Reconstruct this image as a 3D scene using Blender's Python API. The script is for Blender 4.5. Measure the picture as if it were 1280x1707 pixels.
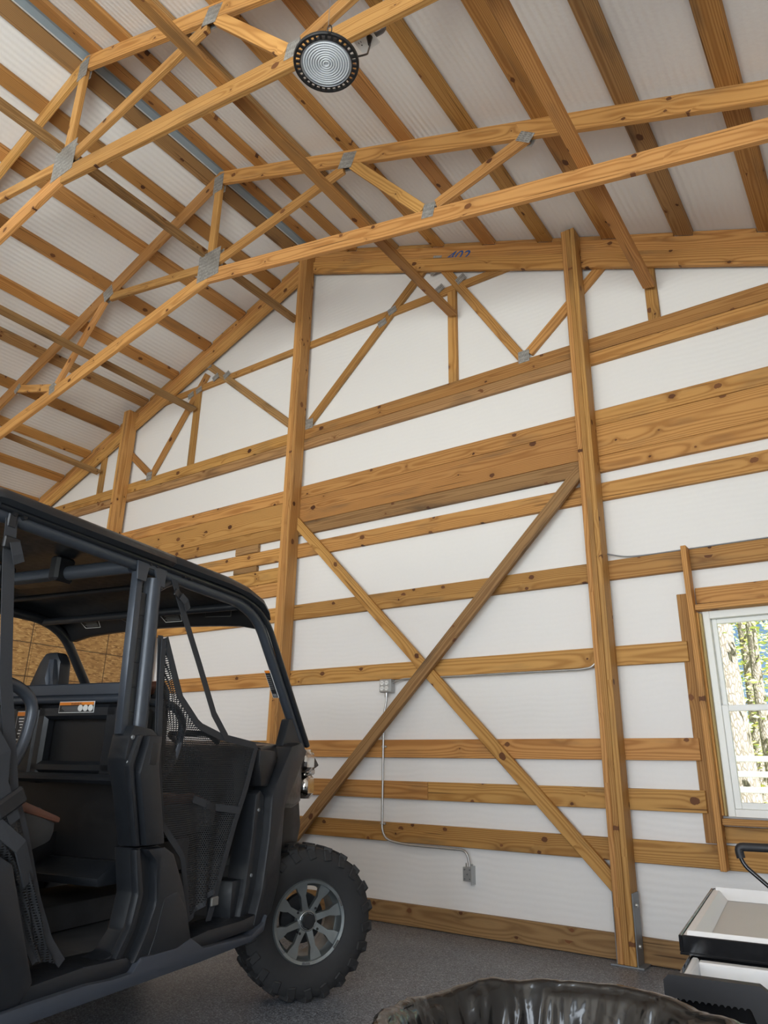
import bpy, bmesh, math, random
from mathutils import Vector, Matrix, noise
random.seed(7)
V = Vector
scene = bpy.context.scene
for o in list(bpy.data.objects):
    bpy.data.objects.remove(o)
COL = scene.collection

# ------------------------------------------------------------------ camera
F_PX, PITCH, YAW, ROLL = 1202.8, 0.339593, 0.615276, 0.018931
EYE = 1.10
fw = V((-math.sin(YAW)*math.cos(PITCH), math.cos(YAW)*math.cos(PITCH), math.sin(PITCH)))
rt = V((math.cos(YAW), math.sin(YAW), 0.0))
up = rt.cross(fw)
rt2 = rt*math.cos(ROLL) + up*math.sin(ROLL)
up2 = up*math.cos(ROLL) - rt*math.sin(ROLL)
cd = bpy.data.cameras.new('camera')
cd.sensor_fit = 'HORIZONTAL'; cd.sensor_width = 36.0
cd.lens = F_PX*36.0/1280.0
cd.clip_start = 0.05; cd.clip_end = 300
cam = bpy.data.objects.new('camera', cd)
COL.objects.link(cam)
cam.matrix_world = Matrix(((rt2.x, up2.x, -fw.x, 0), (rt2.y, up2.y, -fw.y, 0), (rt2.z, up2.z, -fw.z, EYE), (0, 0, 0, 1)))
scene.camera = cam

# ------------------------------------------------------------------ light
world = bpy.data.worlds.new('sky')
scene.world = world
world.use_nodes = True
wn = world.node_tree.nodes
bg = wn['Background']
sky = wn.new('ShaderNodeTexSky')
sky.sky_type = 'HOSEK_WILKIE'
sky.turbidity = 3.0
sky.ground_albedo = 0.3
sky.sun_direction = V((0.45, -0.35, 0.82)).normalized()
world.node_tree.links.new(sky.outputs[0], bg.inputs[0])
bg.inputs[1].default_value = 3.4

sl = bpy.data.lights.new('sun', 'SUN')
sl.energy = 26.0; sl.angle = 0.01; sl.color = (1.0, 0.97, 0.92)
sun = bpy.data.objects.new('sun', sl); COL.objects.link(sun)
sun.rotation_euler = V((0.45, -0.35, 0.82)).to_track_quat('Z', 'Y').to_euler()

def area(name, loc, direction, sx, sy, power, color):
    l = bpy.data.lights.new(name, 'AREA')
    l.shape = 'RECTANGLE'; l.size = sx; l.size_y = sy; l.energy = power; l.color = color
    o = bpy.data.objects.new(name, l); COL.objects.link(o)
    o.location = loc
    o.rotation_euler = V(direction).to_track_quat('-Z', 'Z').to_euler()
    return o
# daylight falling in through the two open doorways behind the camera
area('doorway_daylight', (-2.2, -6.9, 1.9), (0, 1, 0.22), 5.6, 3.5, 590, (0.87, 0.935, 1.0))
area('side_doorway_daylight', (1.44, -2.9, 1.75), (-1, 0, 0.30), 3.6, 3.3, 370, (0.85, 0.925, 1.0))

vs = scene.view_settings
vs.view_transform = 'Standard'; vs.look = 'None'; vs.gamma = 1.0
vs.use_curve_mapping = False
vs.exposure = -0.16

# ------------------------------------------------------------------ helpers
def tag(o, label=None, cat=None, group=None, kind=None):
    if label: o['label'] = label
    if cat: o['category'] = cat
    if group: o['group'] = group
    if kind: o['kind'] = kind
    return o

def empty(name, loc=(0, 0, 0), rz=0.0, label=None, cat=None, group=None, kind=None):
    o = bpy.data.objects.new(name, None); COL.objects.link(o)
    o.location = loc; o.rotation_euler = (0, 0, rz); o.empty_display_size = 0.1
    return tag(o, label, cat, group, kind)

def link_mesh(name, bm, mat, parent=None, mtx=None, smooth=False, angle=None):
    me = bpy.data.meshes.new(name)
    bmesh.ops.recalc_face_normals(bm, faces=bm.faces)
    bm.to_mesh(me); bm.free()
    if isinstance(mat, (list, tuple)):
        for m in mat: me.materials.append(m)
    else:
        me.materials.append(mat)
    if smooth:
        for p in me.polygons: p.use_smooth = True
        if angle is not None:
            me.set_sharp_from_angle(angle=math.radians(angle))
    o = bpy.data.objects.new(name, me); COL.objects.link(o)
    if parent is not None: o.parent = parent
    if mtx is not None: o.matrix_local = mtx
    return o

def bm_box(bm, c, s, rot=None, bev=0.0):
    """box centre c, full size s"""
    m = Matrix.Translation(V(c))
    if rot is not None: m = m @ rot.to_4x4()
    r = bmesh.ops.create_cube(bm, size=1.0, matrix=m @ Matrix.Diagonal((s[0], s[1], s[2], 1)))
    if bev:
        es = set()
        for v in r['verts']: es.update(v.link_edges)
        bmesh.ops.bevel(bm, geom=list(es), offset=bev, segments=1, affect='EDGES', profile=0.5)

def bm_prism(bm, pts, axis_vec, bev=0.0):
    """closed polygon of 3d points extruded along axis_vec"""
    a = [bm.verts.new(V(p)) for p in pts]
    b = [bm.verts.new(V(p)+V(axis_vec)) for p in pts]
    n = len(a)
    fs = [bm.faces.new(a), bm.faces.new(list(reversed(b)))]
    for i in range(n):
        fs.append(bm.faces.new((a[i], b[i], b[(i+1) % n], a[(i+1) % n])))
    if bev:
        es = set()
        for f in fs: es.update(f.edges)
        bmesh.ops.recalc_face_normals(bm, faces=fs)
        bmesh.ops.bevel(bm, geom=list(es), offset=bev, segments=2, affect='EDGES', profile=0.6, clamp_overlap=True)

def fillet(pts, r, n=5):
    pts = [V(p) for p in pts]
    out = [pts[0]]
    for i in range(1, len(pts)-1):
        p, a, b = pts[i], pts[i-1], pts[i+1]
        d1 = (a-p); d2 = (b-p)
        rr = min(r, d1.length*0.49, d2.length*0.49)
        s = p+d1.normalized()*rr; e = p+d2.normalized()*rr
        for k in range(n+1):
            t = k/n
            out.append(s.lerp(p, t).lerp(p.lerp(e, t), t))
    out.append(pts[-1])
    return out

def bm_tube(bm, path, r, seg=10, cap=True, flat=1.0):
    path = [V(p) for p in path]
    t0 = (path[1]-path[0]).normalized()
    n = t0.cross(V((0, 0, 1)))
    if n.length < 0.1: n = t0.cross(V((0, 1, 0)))
    n.normalize()
    rings = []
    for i, p in enumerate(path):
        t = (path[min(i+1, len(path)-1)]-path[max(i-1, 0)]).normalized()
        n = (n-t*n.dot(t)).normalized(); b = t.cross(n)
        rr = r[i] if isinstance(r, (list, tuple)) else r
        rings.append([bm.verts.new(p+(n*math.cos(2*math.pi*k/seg)+b*math.sin(2*math.pi*k/seg)*flat)*rr) for k in range(seg)])
    for i in range(len(rings)-1):
        for k in range(seg):
            bm.faces.new((rings[i][k], rings[i][(k+1) % seg], rings[i+1][(k+1) % seg], rings[i+1][k]))
    if cap:
        bm.faces.new(rings[0]); bm.faces.new(list(reversed(rings[-1])))

def tube(name, path, r, mat, parent=None, seg=10, flat=1.0):
    bm = bmesh.new(); bm_tube(bm, path, r, seg, True, flat)
    return link_mesh(name, bm, mat, parent, smooth=True, angle=50)

def bm_ribbon(bm, path, w, t, wide):
    """flat strap: width w along 'wide' direction, thickness t"""
    path = [V(p) for p in path]; wide = V(wide).normalized()
    rings = []
    for i, p in enumerate(path):
        d = (path[min(i+1, len(path)-1)]-path[max(i-1, 0)]).normalized()
        wv = (wide-d*wide.dot(d)).normalized(); nv = d.cross(wv)
        rings.append([bm.verts.new(p+wv*(a*w/2)+nv*(b*t/2)) for a, b in ((-1, -1), (1, -1), (1, 1), (-1, 1))])
    for i in range(len(rings)-1):
        for k in range(4):
            bm.faces.new((rings[i][k], rings[i][(k+1) % 4], rings[i+1][(k+1) % 4], rings[i+1][k]))
    bm.faces.new(rings[0]); bm.faces.new(list(reversed(rings[-1])))

def ribbon(name, path, w, t, wide, mat, parent=None):
    bm = bmesh.new(); bm_ribbon(bm, path, w, t, wide)
    return link_mesh(name, bm, mat, parent)

def bm_lathe(bm, prof, axis='Y', seg=48, closed=True):
    """prof = (radius, along-axis) list; closed profile loop or open"""
    rings = []
    for k in range(seg):
        a = 2*math.pi*k/seg; c, s = math.cos(a), math.sin(a)
        ring = []
        for r, h in prof:
            if axis == 'Y': ring.append(bm.verts.new((r*c, h, r*s)))
            elif axis == 'Z': ring.append(bm.verts.new((r*c, r*s, h)))
            else: ring.append(bm.verts.new((h, r*c, r*s)))
        rings.append(ring)
    m = len(prof); rng = range(m) if closed else range(m-1)
    for k in range(seg):
        q = rings[(k+1) % seg]; p = rings[k]
        for i in rng:
            j = (i+1) % m
            bm.faces.new((p[i], p[j], q[j], q[i]))
    if not closed:
        if prof[0][0] > 1e-6: bm.faces.new([r[0] for r in rings])
        if prof[-1][0] > 1e-6: bm.faces.new([r[-1] for r in reversed(rings)])
    bmesh.ops.remove_doubles(bm, verts=bm.verts, dist=1e-6)

def board(name, p0, p1, w, t, n, mat, parent=None, cut0=None, cut1=None, off=0.0, bev=0.003):
    """plank from p0 to p1 (centre line of its front face... thickness centred), width w, thickness t along n"""
    p0, p1 = V(p0), V(p1)
    ex = (p1-p0); L = ex.length; ex.normalize()
    n = V(n); ey = (n-ex*n.dot(ex)).normalized(); ez = ex.cross(ey)
    c = (p0+p1)/2
    bm = bmesh.new()
    a0 = a1 = 0.0
    if cut0 is not None: a0 = -(ez.dot(V(cut0)))/(ex.dot(V(cut0)))
    if cut1 is not None: a1 = -(ez.dot(V(cut1)))/(ex.dot(V(cut1)))
    vs_ = []
    for sx in (-1, 1):
        for sy in (-1, 1):
            for sz in (-1, 1):
                z = sz*w/2
                x = sx*L/2+(a0 if sx < 0 else a1)*z
                vs_.append(bm.verts.new((x, sy*t/2, z)))
    for f in ((0, 1, 3, 2), (4, 6, 7, 5), (0, 4, 5, 1), (2, 3, 7, 6), (0, 2, 6, 4), (1, 5, 7, 3)):
        bm.faces.new([vs_[i] for i in f])
    bmesh.ops.recalc_face_normals(bm, faces=bm.faces)
    if bev: bmesh.ops.bevel(bm, geom=list(bm.edges), offset=bev, segments=1, affect='EDGES')
    pl = V(parent.location) if parent is not None else V((0, 0, 0))
    c = c-pl
    m = Matrix(((ex.x, ey.x, ez.x, c.x), (ex.y, ey.y, ez.y, c.y), (ex.z, ey.z, ez.z, c.z), (0, 0, 0, 1)))
    return link_mesh(name, bm, mat, parent, m)

# ------------------------------------------------------------------ materials
class NT:
    def __init__(self, name):
        self.m = bpy.data.materials.new(name); self.m.use_nodes = True
        self.t = self.m.node_tree; self.b = self.t.nodes['Principled BSDF']
    def n(self, kind, **kw):
        x = self.t.nodes.new(kind)
        for k, v in kw.items():
            setattr(x, k, v)
        return x
    def l(self, a, b): self.t.links.new(a, b)
    def math(self, op, a, b=None, c=None, clamp=False):
        x = self.n('ShaderNodeMath', operation=op, use_clamp=clamp)
        for i, v in enumerate((a, b, c)):
            if v is None: continue
            if isinstance(v, (int, float)): x.inputs[i].default_value = v
            else: self.l(v, x.inputs[i])
        return x.outputs[0]
    def mix(self, fac, a, b, blend='MIX'):
        x = self.n('ShaderNodeMix', data_type='RGBA', blend_type=blend)
        for s, v in ((x.inputs[0], fac), (x.inputs[6], a), (x.inputs[7], b)):
            if isinstance(v, (int, float)): s.default_value = v
            elif isinstance(v, (tuple, list)): s.default_value = (*v[:3], 1)
            else: self.l(v, s)
        return x.outputs[2]
    def ramp(self, fac, stops):
        x = self.n('ShaderNodeValToRGB')
        e = x.color_ramp.elements
        e[0].position, e[1].position = stops[0][0], stops[-1][0]
        e[0].color = (*stops[0][1], 1); e[1].color = (*stops[-1][1], 1)
        for p, c in stops[1:-1]:
            k = e.new(p); k.color = (*c, 1)
        self.l(fac, x.inputs[0]); return x.outputs[0]
    def maprange(self, v, a, b, c=0.0, d=1.0):
        x = self.n('ShaderNodeMapRange'); x.clamp = True
        self.l(v, x.inputs[0])
        for i, q in enumerate((a, b, c, d)): x.inputs[i+1].default_value = q
        return x.outputs[0]
    def bump(self, h, s, d=0.01):
        x = self.n('ShaderNodeBump'); x.inputs['Strength'].default_value = s; x.inputs['Distance'].default_value = d
        self.l(h, x.inputs['Height']); self.l(x.outputs[0], self.b.inputs['Normal'])

def plain(name, col, rough=0.5, metal=0.0, var=0.12, scale=30.0, spec=0.5, bump=0.0, coat=0.0):
    t = NT(name)
    tc = t.n('ShaderNodeTexCoord'); ns = t.n('ShaderNodeTexNoise')
    ns.inputs['Scale'].default_value = scale; ns.inputs['Detail'].default_value = 4
    t.l(tc.outputs['Object'], ns.inputs['Vector'])
    c = t.mix(ns.outputs[0], tuple(x*(1-var) for x in col), tuple(min(1, x*(1+var)) for x in col))
    t.l(c, t.b.inputs['Base Color'])
    r = t.maprange(ns.outputs[0], 0.3, 0.7, max(0.02, rough-0.06), min(1, rough+0.06)); t.l(r, t.b.inputs['Roughness'])
    t.b.inputs['Metallic'].default_value = metal
    t.b.inputs['Specular IOR Level'].default_value = spec
    if coat: t.b.inputs['Coat Weight'].default_value = coat
    if bump: t.bump(ns.outputs[0], bump, 0.004)
    return t.m

def wood(name, light, dark, stain=(0.10, 0.075, 0.05), stain_amt=0.25, knots=0.55, rough=0.62, contrast=1.0):
    t = NT(name)
    tc = t.n('ShaderNodeTexCoord'); oi = t.n('ShaderNodeObjectInfo')
    sh = t.n('ShaderNodeVectorMath', operation='SCALE'); sh.inputs[0].default_value = (31.0, 0.0, 0.0); t.l(oi.outputs['Random'], sh.inputs['Scale'])
    ad = t.n('ShaderNodeVectorMath', operation='ADD'); t.l(tc.outputs['Object'], ad.inputs[0]); t.l(sh.outputs[0], ad.inputs[1])
    co = ad.outputs[0]
    sx = t.n('ShaderNodeSeparateXYZ'); t.l(co, sx.inputs[0])
    X, Y, Z = sx.outputs
    # knots: flat cells on the board's own face
    kv = t.n('ShaderNodeCombineXYZ')
    t.l(t.math('MULTIPLY', X, 2.6), kv.inputs[0]); t.l(t.math('MULTIPLY', Z, 9.0), kv.inputs[1])
    t.l(t.math('MULTIPLY', oi.outputs['Random'], 50.0), kv.inputs[2])
    vo = t.n('ShaderNodeTexVoronoi'); vo.inputs['Scale'].default_value = 1.0; t.l(kv.outputs[0], vo.inputs['Vector'])
    # true (isotropic) distance to the cell's knot
    df = t.n('ShaderNodeVectorMath', operation='SUBTRACT'); t.l(kv.outputs[0], df.inputs[0]); t.l(vo.outputs['Position'], df.inputs[1])
    dm = t.n('ShaderNodeVectorMath', operation='MULTIPLY'); dm.inputs[1].default_value = (1/2.6*0.75, 1/9.0, 0.0); t.l(df.outputs[0], dm.inputs[0])
    dl = t.n('ShaderNodeVectorMath', operation='LENGTH'); t.l(dm.outputs[0], dl.inputs[0])
    kn = t.n('ShaderNodeTexNoise'); kn.inputs['Scale'].default_value = 60; t.l(co, kn.inputs['Vector'])
    kd = t.math('ADD', dl.outputs['Value'], t.math('MULTIPLY', t.math('SUBTRACT', kn.outputs[0], 0.5), 0.012))
    cs = t.n('ShaderNodeSeparateColor'); t.l(vo.outputs['Color'], cs.inputs[0])
    on = t.math('GREATER_THAN', cs.outputs[0], 1-knots)
    size = t.math('MULTIPLY_ADD', t.math('POWER', cs.outputs[1], 1.6), 0.017, 0.006)
    kin = t.math('MULTIPLY', on, t.math('LESS_THAN', kd, size))
    halo = t.math('MULTIPLY', on, t.math('POWER', 2.718, t.math('MULTIPLY', kd, -38.0)))
    # growth rings: distance from a pith line lying off the board, swirled round the knots
    wob = t.n('ShaderNodeTexNoise'); wob.inputs['Scale'].default_value = 1.0; wob.inputs['Detail'].default_value = 2
    wm = t.n('ShaderNodeVectorMath', operation='MULTIPLY'); wm.inputs[1].default_value = (0.9, 5, 7); t.l(co, wm.inputs[0]); t.l(wm.outputs[0], wob.inputs['Vector'])
    py = t.math('ADD', Y, t.math('MULTIPLY_ADD', oi.outputs['Random'], 0.09, 0.025))
    pz = t.math('ADD', Z, t.math('MULTIPLY_ADD', t.math('FRACT', t.math('MULTIPLY', oi.outputs['Random'], 17.3)), 0.12, -0.06))
    rad = t.math('SQRT', t.math('ADD', t.math('MULTIPLY', py, py), t.math('MULTIPLY', pz, pz)))
    ph = t.math('ADD', t.math('MULTIPLY', rad, 620.0), t.math('MULTIPLY', wob.outputs[0], 22.0))
    ph = t.math('ADD', ph, t.math('MULTIPLY', halo, 9.0))
    ring = t.math('MULTIPLY_ADD', t.math('SINE', ph), 0.5, 0.5)
    ring = t.math('POWER', ring, 1.8)
    fi = t.n('ShaderNodeTexNoise'); fi.inputs['Scale'].default_value = 1; fi.inputs['Detail'].default_value = 3
    fm = t.n('ShaderNodeVectorMath', operation='MULTIPLY'); fm.inputs[1].default_value = (5, 220, 220); t.l(co, fm.inputs[0]); t.l(fm.outputs[0], fi.inputs['Vector'])
    g = t.math('ADD', t.math('MULTIPLY', ring, 0.62*contrast), t.math('MULTIPLY', fi.outputs[0], 0.38))
    col = t.mix(g, light, dark)
    # blotchy mill stain
    st = t.n('ShaderNodeTexNoise'); st.inputs['Scale'].default_value = 1; st.inputs['Detail'].default_value = 5
    smv = t.n('ShaderNodeVectorMath', operation='MULTIPLY'); smv.inputs[1].default_value = (1.6, 9, 9); t.l(co, smv.inputs[0]); t.l(smv.outputs[0], st.inputs['Vector'])
    sm = t.maprange(st.outputs[0], 0.56, 0.76, 0.0, stain_amt)
    col = t.mix(sm, col, stain)
    # board to board difference
    v = t.maprange(oi.outputs['Random'], 0, 1, 0.74, 1.13)
    h = t.n('ShaderNodeHueSaturation'); t.l(col, h.inputs['Color']); t.l(v, h.inputs['Value'])
    t.l(t.maprange(t.math('FRACT', t.math('MULTIPLY', oi.outputs['Random'], 7.7)), 0, 1, 0.495, 0.506), h.inputs['Hue'])
    col = t.mix(t.math('MULTIPLY', halo, 0.4), h.outputs[0], tuple(x*0.55 for x in dark))
    kcol = t.mix(cs.outputs[2], (0.07, 0.026, 0.012), (0.21, 0.085, 0.03))
    col = t.mix(kin, col, kcol)
    # drying checks: thin dark splits along the grain
    ck = t.n('ShaderNodeTexNoise'); ck.inputs['Scale'].default_value = 1; ck.inputs['Detail'].default_value = 1
    cm = t.n('ShaderNodeVectorMath', operation='MULTIPLY'); cm.inputs[1].default_value = (1.1, 40, 55); t.l(co, cm.inputs[0]); t.l(cm.outputs[0], ck.inputs['Vector'])
    col = t.mix(t.maprange(ck.outputs[0], 0.735, 0.76, 0.0, 0.75), col, tuple(x*0.28 for x in dark))
    t.l(col, t.b.inputs['Base Color'])
    t.b.inputs['Roughness'].default_value = rough
    t.b.inputs['Specular IOR Level'].default_value = 0.25
    t.bump(t.math('SUBTRACT', g, t.math('MULTIPLY', kin, 0.6)), 0.25, 0.002)
    return t.m

M_WOOD = wood('pine_lumber', (0.59, 0.310, 0.100), (0.335, 0.143, 0.037), stain_amt=0.5, knots=0.42)
M_WOODB = wood('pine_lumber_bright', (0.66, 0.355, 0.120), (0.40, 0.175, 0.046), stain_amt=0.28, knots=0.40)
M_WOODG = wood('weathered_pine', (0.47, 0.275, 0.115), (0.25, 0.125, 0.045), stain=(0.06, 0.048, 0.036), stain_amt=0.75, knots=0.35)
M_TREAT = wood('treated_pine', (0.33, 0.205, 0.085), (0.19, 0.105, 0.04), stain=(0.08, 0.06, 0.035), stain_amt=0.6, knots=0.35)
M_JAMB = wood('pale_yellow_jamb', (0.62, 0.47, 0.21), (0.45, 0.30, 0.11), knots=0.15, stain=(0.3, 0.27, 0.14), stain_amt=0.5)

def insulation(name, col, axis, freq, warp, strength=0.2):
    """white faced foam sheet with fine embossed ripples"""
    t = NT(name)
    tc = t.n('ShaderNodeTexCoord'); sx = t.n('ShaderNodeSeparateXYZ'); t.l(tc.outputs['Object'], sx.inputs[0])
    ns = t.n('ShaderNodeTexNoise'); ns.inputs['Scale'].default_value = 1.3; ns.inputs['Detail'].default_value = 3; t.l(tc.outputs['Object'], ns.inputs['Vector'])
    a = sx.outputs['XYZ'.index(axis)]
    ph = t.math('ADD', t.math('MULTIPLY', a, freq), t.math('MULTIPLY', ns.outputs[0], warp))
    s = t.math('MULTIPLY_ADD', t.math('SINE', ph), 0.5, 0.5)
    n2 = t.n('ShaderNodeTexNoise'); n2.inputs['Scale'].default_value = 45; n2.inputs['Detail'].default_value = 3; t.l(tc.outputs['Object'], n2.inputs['Vector'])
    hgt = t.math('ADD', t.math('MULTIPLY', s, t.maprange(ns.outputs[0], 0.3, 0.7, 0.25, 1.0)), t.math('MULTIPLY', n2.outputs[0], 0.35))
    c = t.mix(n2.outputs[0], tuple(x*0.97 for x in col), col)
    t.l(c, t.b.inputs['Base Color'])
    t.b.inputs['Roughness'].default_value = 0.5
    t.b.inputs['Specular IOR Level'].default_value = 0.35
    t.bump(hgt, strength, 0.006)
    return t.m
M_WALL = insulation('white_wall_foam', (0.82, 0.80, 0.78), 'Z', 150.0, 26.0, 0.13)
M_CEIL = insulation('white_roof_foam', (0.82, 0.80, 0.78), 'X', 135.0, 7.0, 0.5)

def galvanized(name):
    t = NT(name)
    tc = t.n('ShaderNodeTexCoord')
    v = t.n('ShaderNodeTexVoronoi'); v.inputs['Scale'].default_value = 70; t.l(tc.outputs['Object'], v.inputs['Vector'])
    sx = t.n('ShaderNodeSeparateXYZ'); t.l(tc.outputs['Object'], sx.inputs[0])
    a = t.math('SINE', t.math('MULTIPLY', sx.outputs[0], 420.0)); b = t.math('SINE', t.math('MULTIPLY', sx.outputs[2], 150.0))
    slot = t.math('MULTIPLY', t.math('GREATER_THAN', a, 0.2), t.math('GREATER_THAN', b, -0.35))
    cs = t.n('ShaderNodeSeparateColor'); t.l(v.outputs['Color'], cs.inputs[0])
    c = t.mix(cs.outputs[0], (0.34, 0.34, 0.33), (0.52, 0.52, 0.50))
    c = t.mix(t.math('MULTIPLY', slot, 0.55), c, (0.17, 0.16, 0.14))
    t.l(c, t.b.inputs['Base Color'])
    t.b.inputs['Metallic'].default_value = 0.6; t.b.inputs['Roughness'].default_value = 0.5
    t.bump(t.math('SUBTRACT', 1.0, slot), 0.5, 0.002)
    return t.m
M_PLATE = galvanized('galvanized_plate')
M_STEEL = plain('grey_steel', (0.23, 0.24, 0.25), 0.5, 0.5)
M_CONDUIT = plain('conduit_metal', (0.50, 0.50, 0.49), 0.35, 0.8)
M_BOXMETAL = plain('outlet_box_metal', (0.45, 0.46, 0.46), 0.42, 0.7)
M_WHITEP = plain('white_plastic', (0.80, 0.80, 0.78), 0.4, var=0.03)
M_BLACKP = plain('black_plastic', (0.012, 0.012, 0.013), 0.45, var=0.2)
M_RIDGE = plain('ridge_metal', (0.30, 0.36, 0.40), 0.5, 0.2, var=0.05)
M_VINYL = plain('white_vinyl', (0.82, 0.82, 0.78), 0.35, var=0.02)

def floor_mat():
    t = NT('grey_flake_epoxy')
    tc = t.n('ShaderNodeTexCoord')
    v = t.n('ShaderNodeTexVoronoi'); v.inputs['Scale'].default_value = 170; t.l(tc.outputs['Object'], v.inputs['Vector'])
    cs = t.n('ShaderNodeSeparateColor'); t.l(v.outputs['Color'], cs.inputs[0])
    c = t.ramp(cs.outputs[0], [(0.0, (0.03, 0.034, 0.039)), (0.3, (0.105, 0.117, 0.138)), (0.65, (0.18, 0.20, 0.234)), (0.9, (0.29, 0.315, 0.35)), (1.0, (0.48, 0.515, 0.575))])
    ns = t.n('ShaderNodeTexNoise'); ns.inputs['Scale'].default_value = 1.5; ns.inputs['Detail'].default_value = 5; t.l(tc.outputs['Object'], ns.inputs['Vector'])
    c = t.mix(t.maprange(ns.outputs[0], 0.4, 0.7, 0, 0.25), c, (0.19, 0.21, 0.242))
    t.l(c, t.b.inputs['Base Color'])
    t.l(t.maprange(ns.outputs[0], 0.3, 0.7, 0.32, 0.48), t.b.inputs['Roughness'])
    t.bump(cs.outputs[1], 0.15, 0.002)
    return t.m
M_FLOOR = floor_mat()

def osb_mat():
    t = NT('osb_board')
    tc = t.n('ShaderNodeTexCoord')
    layers = None
    for i, (ang, sc) in enumerate(((0.4, 1.0), (-0.6, 1.2), (1.4, 0.9), (2.3, 1.1), (-1.1, 0.8))):
        mp = t.n('ShaderNodeMapping'); mp.inputs['Rotation'].default_value = (ang, 0, 0); mp.inputs['Scale'].default_value = (1, 24*sc, 95*sc); mp.inputs['Location'].default_value = (i*3.1, i*1.7, 0)
        t.l(tc.outputs['Object'], mp.inputs[0])
        v = t.n('ShaderNodeTexVoronoi'); v.inputs['Scale'].default_value = 1.0; t.l(mp.outputs[0], v.inputs['Vector'])
        cs = t.n('ShaderNodeSeparateColor'); t.l(v.outputs['Color'], cs.inputs[0])
        layers = cs.outputs[0] if layers is None else t.mix(t.math('GREATER_THAN', cs.outputs[1], 0.5), layers, cs.outputs[0])
    c = t.ramp(layers, [(0.0, (0.26, 0.13, 0.04)), (0.25, (0.42, 0.225, 0.075)), (0.75, (0.52, 0.30, 0.105)), (1.0, (0.66, 0.42, 0.17))])
    t.l(c, t.b.inputs['Base Color']); t.b.inputs['Roughness'].default_value = 0.6
    t.bump(layers, 0.3, 0.002)
    return t.m
M_OSB = osb_mat()
M_CHALK = plain('nail_line', (0.10, 0.06, 0.03), 0.8)

def glass_mat():
    t = NT('window_glass')
    t.b.inputs['Base Color'].default_value = (0.95, 0.98, 0.97, 1)
    t.b.inputs['Roughness'].default_value = 0.02
    t.b.inputs['Transmission Weight'].default_value = 1.0
    t.b.inputs['IOR'].default_value = 1.02
    return t.m
M_GLASS = glass_mat()

# ------------------------------------------------------------------ the barn
YG = 5.03            # inner face of the girts on the gable wall
RX = -4.60           # ridge line
SL = 0.41            # roof slope
def zc(x): return 6.60-SL*abs(x-RX)       # underside of the purlins
XL, XR, YB = -10.7, 1.5, -7.0
PH = math.atan(SL)

# floor
bm = bmesh.new(); bm_box(bm, ((XL+XR)/2, (YB+5.1)/2, -0.06), (XR-XL, 5.1-YB, 0.12))
tag(link_mesh('floor', bm, M_FLOOR), 'grey speckled epoxy floor of the barn', kind='structure')

# gable wall sheet with the window hole
WX0, WX1, WZ0, WZ1 = -0.985, -0.05, 0.855, 2.10
wall = empty('wall_back', kind='structure', label='white insulated gable wall with horizontal pine girts')
bm = bmesh.new()
y0, y1 = 5.07, 5.11
def quadprism(pts): bm_prism(bm, [(x, y0, z) for x, z in pts], (0, y1-y0, 0))
quadprism([(XL, 0), (WX0, 0), (WX0, zc(WX0)+.05), (RX, zc(RX)+.05), (XL, zc(XL)+.05)])
quadprism([(WX0, WZ1), (WX1, WZ1), (WX1, zc(WX1)+.05), (WX0, zc(WX0)+.05)])
quadprism([(WX0, 0), (WX1, 0), (WX1, WZ0), (WX0, WZ0)])
quadprism([(WX1, 0), (XR, 0), (XR, zc(XR)+.05), (WX1, zc(WX1)+.05)])
link_mesh('insulation_sheet', bm, M_WALL, wall)

def girt(x0, x1, z0, z1, mat=None, name='girt', y=YG, t=0.038):
    return board(name, (x0, y+t/2, (z0+z1)/2), (x1, y+t/2, (z0+z1)/2), z1-z0, t, (0, -1, 0), mat or M_WOOD, wall)
GL = -6.58
SX = -1.10           # girts stop at the window stud
for z0, z1 in ((0.561, 0.695), (0.868, 0.998), (1.172, 1.308), (1.785, 1.918), (2.390, 2.530)):
    first = GL if z0 < 2.2 else XL+.02
    if z0 < 2.0 and z0 > 0.8:
        girt(first, -3.1 if z0 == 0.868 else -4.62, z0, z1)
        girt((-3.1 if z0 == 0.868 else -4.62)+.003, SX, z0, z1)
        girt(-0.0, XR-.02, z0, z1)
    else:
        girt(first, -4.63, z0, z1)
        girt(-4.627, -1.62, z0, z1)
        girt(-1.617, XR-.02, z0, z1)
for z0, z1, ms in ((2.998, 3.135, (M_WOOD, M_WOOD, M_WOOD)), (3.225, 3.350, (M_WOOD, M_WOODG, M_WOOD)), (3.353, 3.604, (M_WOODB, M_WOOD, M_WOOD)),
                   (3.607, 3.738, (M_WOOD, M_WOOD, M_WOOD)), (4.150, 4.253, (M_WOODG, M_WOODG, M_WOOD))):
    girt(XL+.02, -4.63, z0, z1, ms[0]); girt(-4.627, -1.62, z0, z1, ms[1]); girt(-1.617, XR-.02, z0, z1, ms[2])
# short scabs and spare boards between the left post and the ridge post
girt(-5.445, -5.12, 3.140, 3.222, M_WOODG, 'block'); girt(-5.45, -5.12, 2.938, 2.994, M_WOODG, 'block')
girt(-7.4, -4.70, 2.790, 2.934); girt(-7.4, -4.70, 2.648, 2.787, M_WOODB)

# treated skirt board at the floor
bb = empty('baseboard_back', kind='structure', label='brown treated skirt board along the foot of the gable wall')
board('plank', (GL, YG+.02, 0.075), (-1.625, YG+.02, 0.075), 0.142, 0.038, (0, -1, 0), M_TREAT, bb)
board('plank', (-1.62, YG+.02, 0.075), (XR-.02, YG+.02, 0.075), 0.142, 0.038, (0, -1, 0), M_TREAT, bb)

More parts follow.
